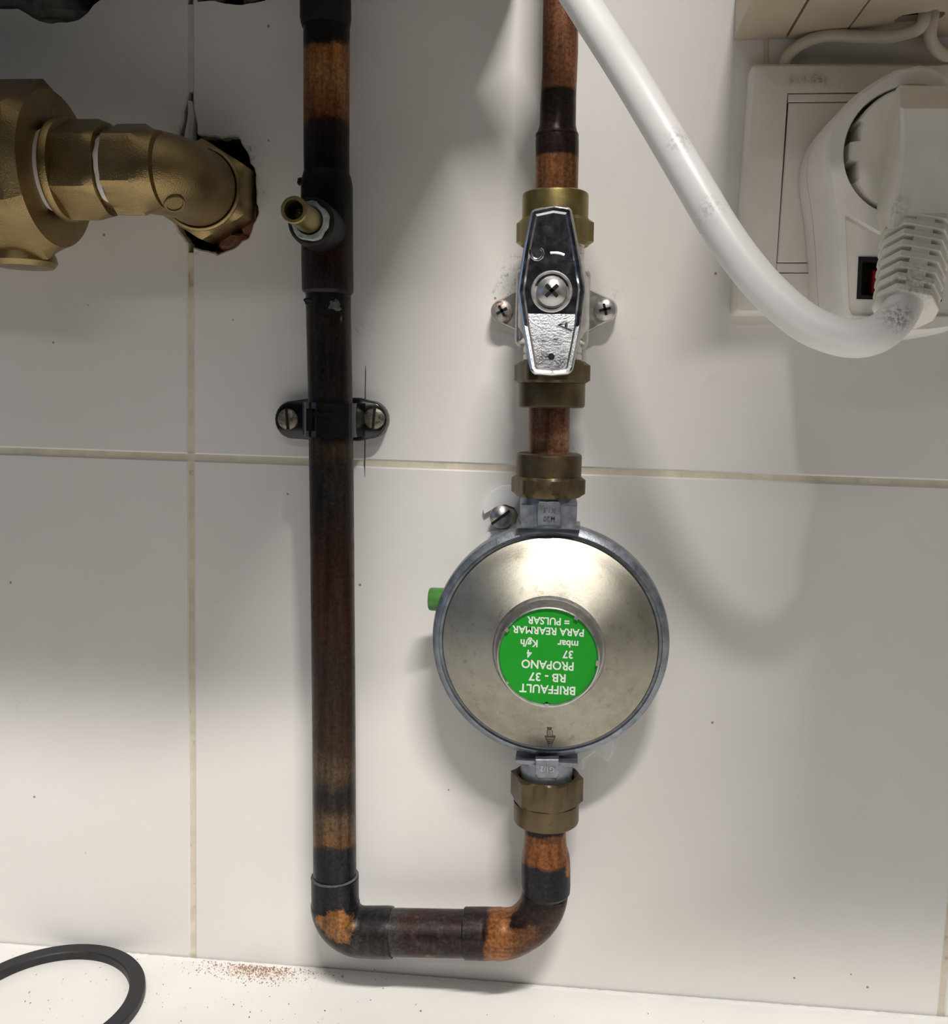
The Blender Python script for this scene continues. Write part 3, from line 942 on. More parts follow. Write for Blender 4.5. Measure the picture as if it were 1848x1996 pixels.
# fixing flange with two ears on the wall
eL, eR = P(980, 607, 5), P(1180, 604, 5)
ol = []
for k in range(11):
    a = rad(100 + 160 * k / 10); ol.append((eL.x + 5.0 * math.cos(a), eL.z + 5.0 * math.sin(a)))
ol += [(vc.x - 12, vc.z - 9.5), (vc.x + 12, vc.z - 9.5)]
for k in range(11):
    a = rad(-80 + 160 * k / 10); ol.append((eR.x + 5.0 * math.cos(a), eR.z + 5.0 * math.sin(a)))
ol += [(vc.x + 12, vc.z + 11), (vc.x - 12, vc.z + 11)]
mb = MB().loft([at_d(ol, 0), at_d(ol, 6), at_d(offset(ol, .6), 6.8)])
part('fixing_flange', mb, BODYZINC, va, angle=40)
screw(va, P(979, 607, 7), 4.6, RUSTY, 'cross', 1.8, .7, 30)
screw(va, P(1179, 604, 7), 4.6, STEEL, 'cross', 1.8, .7, 15)
# handle: long coffin shape, its face folded about the middle
DH = 52.0
hp = [(1036, 411), (1079, 402), (1114, 407), (1128, 480), (1141.5, 563), (1133, 640), (1117, 722), (1108, 731), (1074, 734), (1042, 731), (1034, 722), (1019, 640), (1008.5, 568), (1020, 490)]
hz = P(1075, 612, DH).z
HS_UP, HS_DN = -.05, .175
def hfold(z):
    """how far the face drops away from the fold line, in u"""
    return -(z - hz) * HS_UP if z > hz else (hz - z) * HS_DN
hq = pxpoly(hp, DH)
def ho(w): return roundpoly(offset(hq, w), max(1.6 - w, .2), 3)
o_ = ho(0)
def hl(poly, d): return [Vector((x, -(d + hfold(z)), z)) for x, z in poly]
mb = MB()
i1, i2, i3 = ho(.9), ho(2.0), ho(2.7)
# sub-divide the face at the fold so that it breaks cleanly
rngs = [hl(ho(.6), 46.5), hl(o_, 47.5), hl(o_, 52.0), hl(ho(.35), 52.7), hl(i1, 53.0), hl(i2, 52.8), hl(i3, 52.2)]
mb.rings(rngs, False, False)
mb.cap([rngs[0]])
def clip_half(poly, above):
    out2 = []
    for i in range(len(poly)):
        a, b = poly[i], poly[(i + 1) % len(poly)]
        ina = (a[1] >= hz) == above; inb = (b[1] >= hz) == above
        if ina: out2.append(a)
        if ina != inb:
            t = (hz - a[1]) / (b[1] - a[1]); out2.append((a[0] + (b[0] - a[0]) * t, hz))
    return out2
for ab in (True, False):
    mb.cap([hl(clip_half(i3, ab), 52.2)])
handle = part('handle', mb, CHROME, va, angle=7)
hs = P(1075.5, 569, DH)
A = Vector((0, -1, 0.0))
face_d = lambda z: 52.2 + hfold(z)
mb = MB().lathe(Vector((hs.x, -face_d(hs.z) + 1.5, hs.z)), A, [(7.6, 0), (7.6, 2.2), (7.2, 2.5), (6.6, 2.5), (6.4, 1.6)], 40)
part('washer', mb, BODYZINC, handle)
screw(handle, Vector((hs.x + .1, -face_d(hs.z) - .2, hs.z)), 5.7, STEEL, 'cross', 2.6, .9, 45, 'handle_screw')
def facepoint(px, py, lift=0):
    p = P(px, py, DH); return Vector((p.x, -(face_d(p.z) + lift), p.z))
# lettering and arrows raised on the handle
def facetext(s_, px, py, size, ang):
    X = Vector((math.cos(rad(ang)), 0, math.sin(rad(ang))))
    sl = HS_UP if P(px, py, DH).z > hz else HS_DN
    n = Vector((0, -1, -0)); 
    Y = Vector((-math.sin(rad(ang)), 0, math.cos(rad(ang))))
    for v in (X, Y): v.y = sl * v.z
    o = facepoint(px, py, .1)
    return text_mb(s_, size, o, X, Y, .9, .12)
def strokes(lines, r=.55):
    mb = MB()
    for l in lines:
        mb.tube([facepoint(x, y, .1) for x, y in l], r, 8)
    return mb
part('raised_letter', strokes([[(1034, 488), (1034.5, 495), (1037.5, 502), (1043, 506.5), (1050, 507), (1056, 503), (1059, 496), (1058, 489.5), (1054, 486)]]), CHROME, handle)
part('raised_letter', strokes([[(1115, 623), (1101, 629), (1087.5, 634.7), (1101, 640), (1114, 645.5)], [(1104, 627.5), (1103.5, 641)]]), CHROME, handle)
def arrow(pts, w, head):
    q = [facepoint(x, y, .0) for x, y in pts]
    mb = MB().tube(q, [.45] * len(q), 8)
    return mb
def arrow_full(pts, tri):
    mb = arrow(pts, 0, 0)
    t = [facepoint(x, y, .35) for x, y in tri]; b = [facepoint(x, y, -.2) for x, y in tri]
    mb.add(t + b, [(0, 1, 2), (5, 4, 3), (0, 3, 4, 1), (1, 4, 5, 2), (2, 5, 3, 0)])
    return mb
part('raised_arrow', arrow_full([(1073, 494), (1082, 493.5), (1092, 495), (1100, 498)], [(1104, 495), (1116, 509), (1098, 506)]), CHROME, handle)
part('raised_arrow', arrow_full([(1031.5, 621.5), (1038, 628), (1047, 634), (1057, 637.5)], [(1066, 629), (1075, 639.5), (1057, 641)]), CHROME, handle)
fp = facepoint(1075, 696)
part('handle_hole', MB().lathe(fp + Vector((0, .6, -.6 * HS_DN)), Vector((0, -1, HS_DN)), [(1.25, 0), (1.25, .68)], 20), BLACKHOLE, handle)

# short nipple between valve and regulator
m_nip = mat_copper('brown_copper_nipple', 'Z', [(zR(780), (.16, .075, .045)), (zR(840), (.17, .075, .04)), (zR(850), (.26, .13, .07)), (zR(890), (.22, .10, .055))], amp=.001, nscale=90, metal=.5, rough=.36)
solo('copper_nipple', vrun(dens([(1031.5, 1112, 770), (1030.5, 1110.5, 840), (1030, 1109, 905)], 15), DR), m_nip,
     'short brown copper tube between the valve and the round regulator', 'pipe', P(1070, 840, DR))

# regulator
RGx = P(1071.5, 1249, 27)
rg = thing('gas_regulator', 'round nickel propane regulator with a green label disc, printed upside down', 'gas regulator', P(1071, 1300, 0))
out = Vector((0, -1, 0))
rc_ = Vector((RGx.x, 0, RGx.z))
ur = upp(1071, 1249, 27)
Ro = 231 * ur
mb = MB().lathe(rc_, out, [(Ro * .55, 9), (Ro * .80, 11), (Ro * .93, 17), (Ro * .985, 20), (Ro, 22), (Ro, 27), (Ro * .99, 29.5), (Ro * .955, 31.2), (Ro * .935, 31.6), (Ro * .932, 30.4)], 120)
part('regulator_body', mb, ZINC, rg)
Rp = 213.5 * upp(1071, 1255, 32)
Rk = 21.6
prof = [(Rp - 1.2, 29.5), (Rp - .3, 31.2), (Rp - .9, 32.4), (Rp - 3.0, 33.6)]
for k in range(1, 9):
    t = k / 8; prof.append((Rp - 3 + (Rk + 1.4 - Rp + 3) * t, 33.6 + 10.2 * t ** .92))
prof += [(Rk + .6, 44.2)]
mb = MB().lathe(rc_, out, prof, 120, False, False)
# raise the tangent field centre: the cover is its own object so that "radial" runs round its axis
co = MB(); co.v = mb.v; co.f = mb.f
cover = part('cover_plate', co, COVER, rg)
cover.location = (rc_ - ORIGIN[rg.name]) * U
for v in cover.data.vertices: v.co -= (rc_ - ORIGIN[rg.name]) * U
# turned ring holding the label
mb = MB().lathe(rc_, out, [(Rk + 1.0, 42.5), (Rk + .5, 44.3), (Rk - .6, 45.4), (Rk - 1.6, 52.2), (Rk - 1.9, 53.4), (Rk - 2.4, 53.6), (Rk - 2.8, 53.0), (Rk - 2.9, 51.8)], 96, False, False)
cap_ring = part('cap_ring', mb, STEEL, rg)
mb = MB()
for a, w in ((57, .055), (148, .05), (-4, .07), (215, .03), (-90, .05)):
    t = rad(a); dr = Vector((math.cos(t), 0, math.sin(t))); tg = Vector((-math.sin(t), 0, math.cos(t)))
    mb.box(rc_ + out * 53.2 + dr * (Rk - 2.6), dr, tg, out, 1.4, w * 30, 1.1)
part('crimp_tab', mb, STEEL, cap_ring, smooth=False)
Rl = Rk - 2.9
lab = MB()
ring_pts = []
for k in range(96):
    t = 2 * math.pi * k / 96
    r = Rl - (.9 * max(0, 1 - abs(((math.degrees(t) - 270 + 180) % 360) - 180) / 4.0))
    ring_pts.append(Vector((math.cos(t) * r, 0, math.sin(t) * r)))
lab.rings([[rc_ + out * 51.6 + p for p in ring_pts], [rc_ + out * 52.4 + p for p in ring_pts]])
label = part('label_disc', lab, GREENLB, rg, label='green printed label disc')
TX, TY = Vector((-1, 0, .012)), Vector((-.012, 0, -1))
DLb = 52.45
def lbl(s_, px, py, size, wide=1.0, bold=.09, align='CENTER'):
    p = P(px, py, DLb)
    mb = text_mb(s_, size, Vector((p.x, -DLb, p.z)), TX, TY, .06, bold, wide, align)
    part('printed_line', mb, PRINT, label, smooth=False)
lbl('BRIFFAULT', 1067.5, 1343, 4.7, .96)
lbl('RB - 37', 1067.5, 1319.5, 4.6, 1.03)
lbl('PROPANO', 1067.5, 1295.5, 4.7, .92)
lbl('37', 1107.5, 1275, 4.3, .95)
lbl('4', 1031.5, 1273.5, 4.3, .9)
lbl('mbar', 1107.5, 1254.5, 3.9, .98)
lbl('Kg/h', 1031.5, 1253, 3.9, .95)
lbl('PARA REARMAR', 1069, 1229.5, 4.0, .96)
lbl('= PULSAR', 1069.5, 1210, 4.0, .94)
# stamped flow arrow on the cover
mb = MB()
def conep(px, py, lift=.12):
    d = 36.0
    for _ in range(6):
        p = P(px, py, d); r = math.hypot(p.x - rc_.x, p.z - rc_.z)
        t = (Rp - 3 - r) / (Rp - 3 - Rk - 1.4); d = 33.6 + 10.2 * max(0, t) ** .92
    return P(px, py, d + lift)
def conepoly(pts):
    q = [conep(x, y) for x, y in pts]; b = [p + Vector((0, .3, 0)) for p in q]; n = len(q)
    mb.add(q + b, [tuple(range(n)), tuple(reversed(range(n, 2 * n)))] + [(k, (k + 1) % n, (k + 1) % n + n, k + n) for k in range(n)])
conepoly([(1066, 1418), (1076, 1418), (1075, 1424), (1067, 1424)])
conepoly([(1066, 1424), (1068, 1424), (1068, 1436), (1066, 1436)])
conepoly([(1076, 1424), (1077.5, 1424), (1077.5, 1436), (1076, 1436)])
conepoly([(1061, 1434), (1083, 1434), (1081, 1438), (1063, 1438)])
conepoly([(1062, 1436), (1064.5, 1437), (1071, 1456), (1069, 1457)])
conepoly([(1083, 1436), (1081, 1437), (1073, 1457), (1074.5, 1457)])
for yy in (1441, 1445, 1449):
    conepoly([(1066, yy), (1077 - (yy - 1441) * .5, yy - .6), (1077 - (yy - 1441) * .5, yy + .6), (1066, yy + 1.2)])
for yy in (1427, 1431):
    conepoly([(1069, yy), (1074, yy - .6), (1074, yy + .6), (1069, yy + 1.0)])
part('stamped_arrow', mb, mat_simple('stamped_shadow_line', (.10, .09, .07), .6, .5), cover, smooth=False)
ORIGIN_fix = bpy.data.objects[cover.name]
for ch in ORIGIN_fix.children:
    ch.location = (ORIGIN[rg.name] - rc_) * U
# necks
nt0 = P(1070, 966, DR); 
NA = (P(1068, 1030, DR) - nt0).normalized()
hN = lambda py: (P(1069, py, DR) - nt0).dot(NA)
mb = MB().lathe(nt0, NA, [(11.2, hN(940)), (11.2, hN(972)), (11.6, hN(978)), (11.6, hN(1021))], 40)
c = P(1070, 1004, DR)
mb.box(Vector((c.x, -DR - 1, P(1070, 1002, DR).z)), XA, Vector((0, 1, 0)), ZA, 21.6, 18, 9.0)
mb.box(Vector((c.x, -DR - 1, P(1070, 1022, DR).z)), XA, Vector((0, 1, 0)), ZA, 25.4, 16, 1.6)
part('inlet_neck', mb, ZINC, rg)
pan = pxpoly([(1047.5, 1024), (1047.5, 982), (1051, 977), (1089, 977), (1093, 982), (1094, 1024)], 36)
inl = part('inlet_panel', MB().loft([at_d(pan, 33), at_d(pan, 36.8), at_d(offset(pan, .3), 37.1)]), ZINC, rg)
def emb(s_, px, py, d, size, parent, mat):
    p = P(px, py, d)
    part('cast_lettering', text_mb(s_, size, Vector((p.x, -d, p.z)), TX, TY, .3, .02, .9), mat, parent, smooth=False)
DZ = mat_simple('dark_cast_lettering', (.12, .13, .15), .5, .6)
emb('M20', 1071, 1011, 37.2, 3.0, inl, DZ)
emb('X1.5', 1071, 994, 37.2, 3.0, inl, DZ)
nb0 = P(1066, 1470, DR); NB = (P(1064.5, 1560, DR) - nb0).normalized()
hB = lambda py: (P(1065.5, py, DR) - nb0).dot(NB)
mb = MB().lathe(nb0, NB, [(10.9, hB(1476)), (10.9, hB(1520)), (9.8, hB(1530)), (9.8, hB(1540))], 40)
c = P(1066, 1474, DR)
mb.box(Vector((c.x, -DR - 1, c.z)), XA, Vector((0, 1, 0)), ZA, 25.5, 15, 1.6)
part('outlet_neck', mb, ZINC, rg)
pan = pxpoly([(1044, 1480), (1089, 1480), (1090, 1508), (1085, 1517), (1049, 1517), (1043, 1508)], 36)
outp = part('outlet_panel', MB().loft([at_d(pan, 32), at_d(pan, 36.0), at_d(offset(pan, .3), 36.3)]), ZINC, rg)
emb('G1/2', 1067, 1499, 36.4, 3.2, outp, STEEL)
# brass union nuts of the regulator
uT = upp(1070, 930, DR)
top_o = P(1070.5, 883, DR)
hT = lambda py: (P(1070, py, DR) - top_o).dot(NA)
nut(rg, top_o, NA, hT(883), hT(927), hT(926), hT(967), 63.8 * uT, 74 * uT, BRASS_AGED, rad(7))
uB = upp(1066, 1560, DR)
bo = P(1066, 1500, DR)
hC = lambda py: (P(1066, py, DR) - bo).dot(NB)
mb = MB()
rcol, rcor = 63.5 * uB, 72.5 * uB
mb.lathe(bo, NB, [(rcol, hC(1560)), (rcol, hC(1598) - .6), (rcol * .985, hC(1598)), (rcol * .93, hC(1598) + .6), (rcol * .6, hC(1598) + .7)], 56, False, True)
flat = rcor * math.cos(math.pi / 6)
ph = rad(9)
def rf(r, t):
    a = (t - ph) % (math.pi / 3) - math.pi / 6
    return min(flat / math.cos(a), r)
mb.lathe(bo, NB, [(11.4, hC(1524)), (11.4, hC(1511)), (12.6, hC(1507)), (flat * .99, hC(1507)), (rcor, hC(1510)), (rcor, hC(1560) - 1.6), (flat * .98, hC(1563))], 72, False, True, rf)
part('union_nut', mb, BRASS_AGED, rg, angle=28)
# green reset plunger on the left
gp = P(850, 1168, 22)
mb = MB().lathe(Vector((P(836, 1168, 22).x, -22, gp.z)), (1, 0, 0), [(3.9, 0), (4.6, .35), (4.85, 1.1), (4.85, 16), (4.6, 17)], 32)
part('reset_plunger', mb, GREENPL, rg, label='green plastic reset plunger')

# white plate behind the regulator and its slotted screw
pl = thing('mounting_plate', 'white plastic mounting plate behind the regulator with a slotted round-head screw', 'plate', P(1000, 1250, 0))
op = pxpoly([(1040, 946), (977, 946), (958, 958), (946, 977), (941, 994), (944, 1003), (956, 996), (968, 988), (985, 984), (1003, 990), (1010, 1003), (1006, 1020), (990, 1031),
             (968, 1033), (950, 1038), (943, 1060), (950, 1120), (1010, 1300), (1100, 1440), (1128, 1497), (1137, 1500), (1136, 1480), (1150, 1471), (1160, 1463), (1174, 1476), (1184, 1484), (1192, 1472),
             (1196, 1450), (1180, 1300), (1150, 1100), (1100, 1000)], 2)
mb = MB().loft([at_d(op, 0), at_d(op, 2.2), at_d(offset(op, .3), 2.6)])
part('plate', mb, mat_simple('bright_white_plastic', (.88, .89, .90), .35, var=.02), pl, smooth=False)
part('wall_plug', MB().lathe(P(985, 1008, 0), (0, -1, 0), [(5.6, -3), (5.6, 1.0), (5.0, 1.5), (3.0, 1.5)], 28), mat_simple('cream_wall_plug', (.42, .38, .30), .6), pl)
screw(pl, P(977, 1007, 5.5), 5.0, STEEL, 'slot', 2.2, 1.0, 38)

# ------------------------------------------------------------------ brass elbow assembly at upper left
be = thing('brass_pipe_elbow', 'large cast brass elbow leaving the wall hole, with union nut and white thread tape', 'pipe fitting', P(415, 375, 0))
DB = 47.0
wc = P(390, 367, 14)                 # centre of the wall nut
AX = Vector((-1, 0, 0))
zB = wc.z
def xb(px, d, py=330): return P(px, py, d).x
# wall nut, axis out of the wall
mb = MB().hexnut(Vector((wc.x, 0, zB)), (0, -1, 0), 20.8, -10, 14, 1.8, rad(29))
part('wall_nut', mb, BRASS, be, angle=28)
mb = MB().lathe(Vector((wc.x, 0, zB)), (0, -1, 0), [(17.4, 13), (17.4, 14.6), (16.6, 15.2), (16.2, 15.2), (16.1, 14.0), (15.4, 14.0)], 60, False, False)
part('nut_lip', mb, BRASS, be)
# elbow body: collar, bend, barrel
Rb = 15.0
Rbend = 20.0
pts = [Vector((wc.x, -12, zB)), Vector((wc.x, -15, zB)), Vector((wc.x, -17.5, zB)), Vector((wc.x, -20, zB))]
rs = [15.6, 15.8, 15.8, 15.2]
y0 = -(DB - Rbend)
for k in range(0, 19):
    a = math.pi / 2 * k / 18
    pts.append(Vector((wc.x - Rbend * (1 - math.cos(a)), y0 - Rbend * math.sin(a), zB)))
    rs.append(15.2 + .5 * math.sin(a * 2))
xe = wc.x - Rbend
pts += [Vector((xe - 3, -DB, zB))]; rs += [14.8]
xh1 = xb(266, DB + 15); xh0 = xb(192, DB + 15)
pts += [Vector((xh1 - 4, -DB, zB))]; rs += [14.4]
part('elbow_body', MB().tube(pts, rs, 56), BRASS, be)
boss = MB()
bo_, bn = None, None
d_ = 95.0
while bo_ is None and d_ > 10:
    p_ = P(340, 396, d_)
    for q_, r_ in zip(pts, rs):
        if (p_ - q_).length < r_ + .05:
            bo_ = p_; bn = (p_ - q_).normalized(); break
    d_ -= .2
boss.lathe(bo_ - bn * .9, bn, [(4.1, 0), (4.1, 1.4), (3.8, 1.8), (3.2, 1.8), (3.0, 1.2), (.5, 1.2)], 32)
part('cast_mark', boss, BRASS, be)
O = Vector((xh1, -DB, zB))
L = xh1 - xh0
mb = MB()
def rf2(rc, ph):
    fl = rc * math.cos(math.pi / 6)
    def f(r, t):
        a = (t - ph) % (math.pi / 3) - math.pi / 6
        return min(fl / math.cos(a), r)
    return f, fl
f_, fl = rf2(17.6, rad(3))
mb.lathe(O, AX, [(14.2, -4), (fl * .98, -.6), (17.6, 3.0), (17.6, L - .6), (fl, L), (13, L)], 72, True, True, f_)
part('elbow_hexagon', mb, BRASS, be, angle=26)
# thread gap with tape, then bushing
xg = xb(181, DB + 15)
mb = MB().lathe(Vector((xh0, -DB, zB)), AX, [(13.6, -1), (13.6, xh0 - xg + 2)], 48)
part('thread_core', mb, BRASS_AGED, be)
def tape_ring(x, w, r, a0, a1, seed):
    mb = MB(); rr = []
    for k in range(61):
        t = rad(a0 + (a1 - a0) * k / 60)
        j = .45 * noise.noise(Vector((t * 4, seed, 0)))
        e = min(1, min(k, 60 - k) / 5)
        dr = Vector((0, -math.cos(t), math.sin(t)))
        c0 = Vector((x, -DB, zB))
        wl = (w + 1.3 * j) * (.35 + .65 * e)
        rr.append([c0 + dr * (r - .5), c0 + dr * (r + .25 + .2 * j), c0 + AX * wl + dr * (r + .25 + .2 * j), c0 + AX * wl + dr * (r - .5)])
    return mb.rings(rr)
part('thread_tape', tape_ring(xh0 - .1, 1.7, 15.1, -62, 38, 1.0), TAPE, be, label='white thread tape')
xk1 = xg; xk0 = xb(98, DB + 15)
f_, fl = rf2(19.0, rad(0))
mb = MB().lathe(Vector((xk1, -DB, zB)), AX, [(14, 0), (17.2, .2), (17.9, 2.2), (19.0, 5.0), (19.0, xk1 - xk0), (16, xk1 - xk0)], 72, True, True, lambda r, t: f_(r, t))
part('bushing_hexagon', mb, BRASS, be, angle=26)
xf0 = xb(76, DB + 17)
mb = MB().lathe(Vector((xk0, -DB, zB)), AX, [(17.0, -.4), (18.9, 0), (19.4, .8), (19.4, xk0 - xf0 - .8), (18.8, xk0 - xf0), (15, xk0 - xf0)], 72)
part('bushing_flange', mb, BRASS, be)
part('thread_tape', tape_ring(xf0 - .1, 2.6, 17.6, -70, 42, 6.0), TAPE, be, label='white thread tape')
# big union nut
xu = xb(30, DB + 29)
mb = MB().lathe(Vector((xf0 + 1, -DB, zB)), AX, [(16.6, 0), (16.6, xf0 - xu + 6)], 48)
part('thread_core', mb, BRASS_AGED, be)
f_, fl = rf2(34.0, rad(0))
mb = MB().lathe(Vector((xu, -DB, zB)), AX, [(15.5, -.2), (21.0, 0), (fl * .985, 0), (34.0, 4.6), (34.0, 40), (fl * .98, 46), (20, 46)], 72, True, True, f_)
un = part('union_nut', mb, BRASS, be, angle=26)
mb = MB().lathe(Vector((xu - 46, -DB, zB)), AX, [(26, -4), (30, -2), (31, 0), (31, 30), (26, 32), (26, 120)], 56)
part('union_tailpiece', mb, BRASS, be)
mb = MB().lathe(Vector((xu - 18, -DB + 6, zB - 30)), (0.0, 0, -1), [(9, -4), (12, 2), (12.5, 4.4), (11, 6.4), (7, 6.8)], 40)
part('drain_plug', mb, BRASS, be)

# ------------------------------------------------------------------ switch plate, adapter, plug
PD = 10.0
sp = thing('switch_plate', 'off-white double switch plate on the tiles, partly behind the power adapter', 'switch plate', P(1600, 370, 0))
fq = pxpoly([(1466, 119), (1990, 117), (1978, 616), (1429, 612)], PD)
def fo_(w): return roundpoly(offset(fq, w), max(3.2 - w, .5), 5)
fo = fo_(0)
win = pxpoly([(1535, 181), (1930, 178), (1925, 534), (1512, 533)], PD)
mb = MB()
mb.loft([at_d(fo, 0), at_d(fo, PD - 4), at_d(fo_(.5), PD - 2.4), at_d(fo_(1.6), PD - 1.2)], True, False)
in1 = fo_(1.6)
in2 = fo_(9.5)
mb.loft([at_d(in1, PD - 1.2), at_d(in2, PD)], False, False)
mb.cap([at_d(in2, PD), at_d(win, PD)])
mb.loft([at_d(win, PD), at_d(win, PD - 2.5)], False, False)
part('frame', mb, PLATEPL, sp, angle=24)
wi = offset(win, .35)
k1 = pxpoly([(1536.5, 198), (1929, 196), (1925, 513), (1513.5, 513)], PD)
ins = MB()
up = [wi[0], wi[1], k1[1], k1[0]]
ins.loft([at_d(up, PD - 3), at_d(up, PD - .6), at_d(offset(up, .3), PD - .3)])
part('insert_strip', ins, PLATEPL, sp, smooth=False)
ins = MB()
lo = [k1[3], k1[2], wi[2], wi[3]]
ins.loft([at_d(lo, PD - 3), at_d(lo, PD - .6), at_d(offset(lo, .3), PD - .3)])
part('insert_strip', ins, PLATEPL, sp, smooth=False)
kk = offset(k1, .35)
ro_ = MB().loft([at_d(kk, PD - 3), at_d(kk, PD - .8), at_d(offset(kk, .5), PD - .35)])
part('rocker_panel', ro_, PLATEPL, sp, smooth=False)
pgn = P(1574, 158, PD)
part('embossed_lettering', text_mb('legrand', 5.6, Vector((pgn.x, -PD + .0, pgn.z)), (-1, 0, .004), (-.004, 0, -1), .22, 0, .88), mat_simple('embossed_plastic', (.68, .635, .58), .4), sp, smooth=False)

ad = thing('power_adapter', 'white rounded plug-in socket adapter with a red rocker switch', 'power adapter', P(1760, 400, 12))
AD = 52.0
lp = [(1796, 122), (1751, 131), (1709, 154), (1674, 179), (1645, 210), (1624.5, 239), (1612, 274), (1609, 309), (1611, 334), (1616, 360), (1621, 400), (1624.5, 438), (1628, 482), (1630, 526),
      (1632, 565), (1635, 592), (1641, 612), (1654, 628), (1676, 640), (1720, 648), (1765, 651)]
rp = [(1810, 650), (1850, 645), (1876, 632), (1889, 612), (1894, 590), (1897, 526), (1901, 482), (1906, 438), (1913, 400), (1925, 360), (1933, 334), (1938, 309), (1938, 274), (1928, 239), (1912, 210),
      (1888, 179), (1860, 150), (1830, 131)]
fpoly = pxpoly(lp + rp, AD)
def grow(poly, w): return offset(poly, -w)
seam_d = 26
hc = P(1773, 293, AD); hr = 130 * upp(1773, 293, AD)
well = [(hc.x + hr * math.cos(2 * math.pi * k / 72), hc.z + hr * math.sin(2 * math.pi * k / 72)) for k in range(72)]
panel = roundpoly(pxpoly([(1647, 420), (1655, 417), (1716, 452), (1760, 462), (1805, 452), (1880, 420), (1886, 440), (1877, 618), (1660, 616), (1655, 600)], AD), 2.5, 4)
mb = MB()
mb.loft([at_d(grow(fpoly, .5), seam_d + .3), at_d(grow(fpoly, .4), 40), at_d(grow(fpoly, .1), 48), at_d(offset(fpoly, .5), 50.6), at_d(offset(fpoly, 1.6), AD)], False, False)
mb.cap([at_d(offset(fpoly, 1.6), AD), at_d(well, AD), at_d(panel, AD)])
wl2 = [(hc.x + (x - hc.x) * .985, hc.z + (z - hc.z) * .985) for x, z in well]
mb.loft([at_d(well, AD), at_d(wl2, AD - .7), at_d(wl2, AD - 17)], False, True)
pn2 = offset(panel, .7)
swc = pxpoly([(1676, 499), (1842, 503), (1838, 587), (1672, 582)], AD)
mb.loft([at_d(panel, AD), at_d(pn2, AD - 1.6)], False, False)
mb.cap([at_d(pn2, AD - 1.6), at_d(swc, AD - 1.6)])
mb.loft([at_d(swc, AD - 1.6), at_d(swc, AD - 8)], False, False)
part('front_shell', mb, WHITEPL, ad, angle=38)
mb = MB().loft([at_d(offset(fpoly, .2), 10), at_d(grow(fpoly, .5), 14), at_d(grow(fpoly, .5), seam_d - .3), at_d(offset(fpoly, .5), seam_d - .3), at_d(offset(fpoly, .5), seam_d + .4)])
part('back_shell', mb, WHITEPL, ad, angle=38)
sw = MB()
sw.slab(swc, [offset(swc, 1.4)], AD - 8, AD - 1.2)
sw.cap([at_d(swc, AD - 8)])
bez = part('switch_bezel', sw, BLACKHOLE, ad, smooth=False)
rk = offset(swc, 3.2)
rk2 = [(rk[0][0] + 2.4, rk[0][1] - 1), (rk[1][0] - 2.4, rk[1][1] - 1), (rk[2][0] - 2.4, rk[2][1] - 1), (rk[3][0] + 2.4, rk[3][1] - 1)]
part('switch_rocker', MB().loft([at_d(rk2, AD - 8), at_d(rk2, AD - 3.2), at_d(offset(rk2, .8), AD - 2.4)]), RED, ad, label='red rocker of the switch')

pg = thing('power_plug', 'cream mains plug with ribbed strain relief and thick white cable in the adapter socket', 'plug', P(1790, 300, 45))
pcx = P(1783, 292, AD)
# round face with the keyed notches on its left and right
ang = []
def plug_r(a):
    a = (a + 180) % 360 - 180
    side = min(abs(a), abs(abs(a) - 180))
    base_r = 22.0
    if side < 10: return base_r
    if side < 11.5: return base_r - 2.8
    if side < 30: return base_r - 2.8 + (side - 11.5) / 18.5 * 1.8
    return base_r
def plug_loop(s_):
    return [(pcx.x + s_ * plug_r(360 * k / 180) * math.cos(rad(360 * k / 180)), pcx.z + s_ * plug_r(360 * k / 180) * math.sin(rad(360 * k / 180))) for k in range(180)]
mb = MB().loft([at_d(plug_loop(1), AD - 15), at_d(plug_loop(1), AD - 1.6), at_d(plug_loop(.965), AD - .4)])
part('plug_face', mb, PLUGPL, pg, angle=30)
bl0 = pxpoly([(1747, 173), (1722, 330), (1708, 418), (1716, 449), (1760, 452), (1850, 458), (1890, 452), (1893, 418), (1875, 330), (1850, 176)], AD)
bl1 = pxpoly([(1757, 206), (1757, 318), (1738, 425), (1736, 446), (1765, 448), (1845, 453), (1872, 448), (1875, 420), (1860, 330), (1858, 206)], AD + 24)
mb = MB().loft([at_d(bl0, AD - .5), at_d(bl0, AD + 4), at_d(bl1, AD + 23), at_d(offset(bl1, .9), AD + 24)])
part('plug_body', mb, PLUGPL, pg, angle=20)
# ribbed strain relief running down and out
S0, S1 = P(1790, 444, AD + 14), P(1764, 604, AD + 34)
SA = (S1 - S0).normalized(); SX = Vector((1, 0, 0)); SX = (SX - SA * SX.dot(SA)).normalized(); SY = SA.cross(SX)
if SY.y > 0: SY = -SY
def octo(c, wx, wy, n=0):
    w, h_ = wx / 2, wy / 2
    return [c + SX * x + SY * y for x, y in ((-w, -h_ * .35), (-w * .62, -h_), (w * .62, -h_), (w, -h_ * .35), (w, h_ * .30), (w * .56, h_), (-w * .56, h_), (-w, h_ * .30))]
Ltot = (S1 - S0).length
mb = MB().rings([octo(S0 - SA * 4, 15, 13), octo(S1, 12, 11)])
core = part('strain_core', mb, PLUGPL, pg)
nr = 8
for i in range(nr):
    t = (i + .35) / nr
    c = S0 + SA * (Ltot * t); w = 22.5 - 3.2 * t; hh = 20 - 3.5 * t
    th = Ltot / nr * .60
    part('strain_rib', MB().rings([octo(c, w * .97, hh * .97), octo(c + SA * .3, w, hh), octo(c + SA * (th - .3), w, hh), octo(c + SA * th, w * .97, hh * .97)]), PLUGPL, pg, smooth=False)
c0 = S0 + SY * 8.8 + SA * 1; c1 = S1 + SY * 7.4 - SA * 2
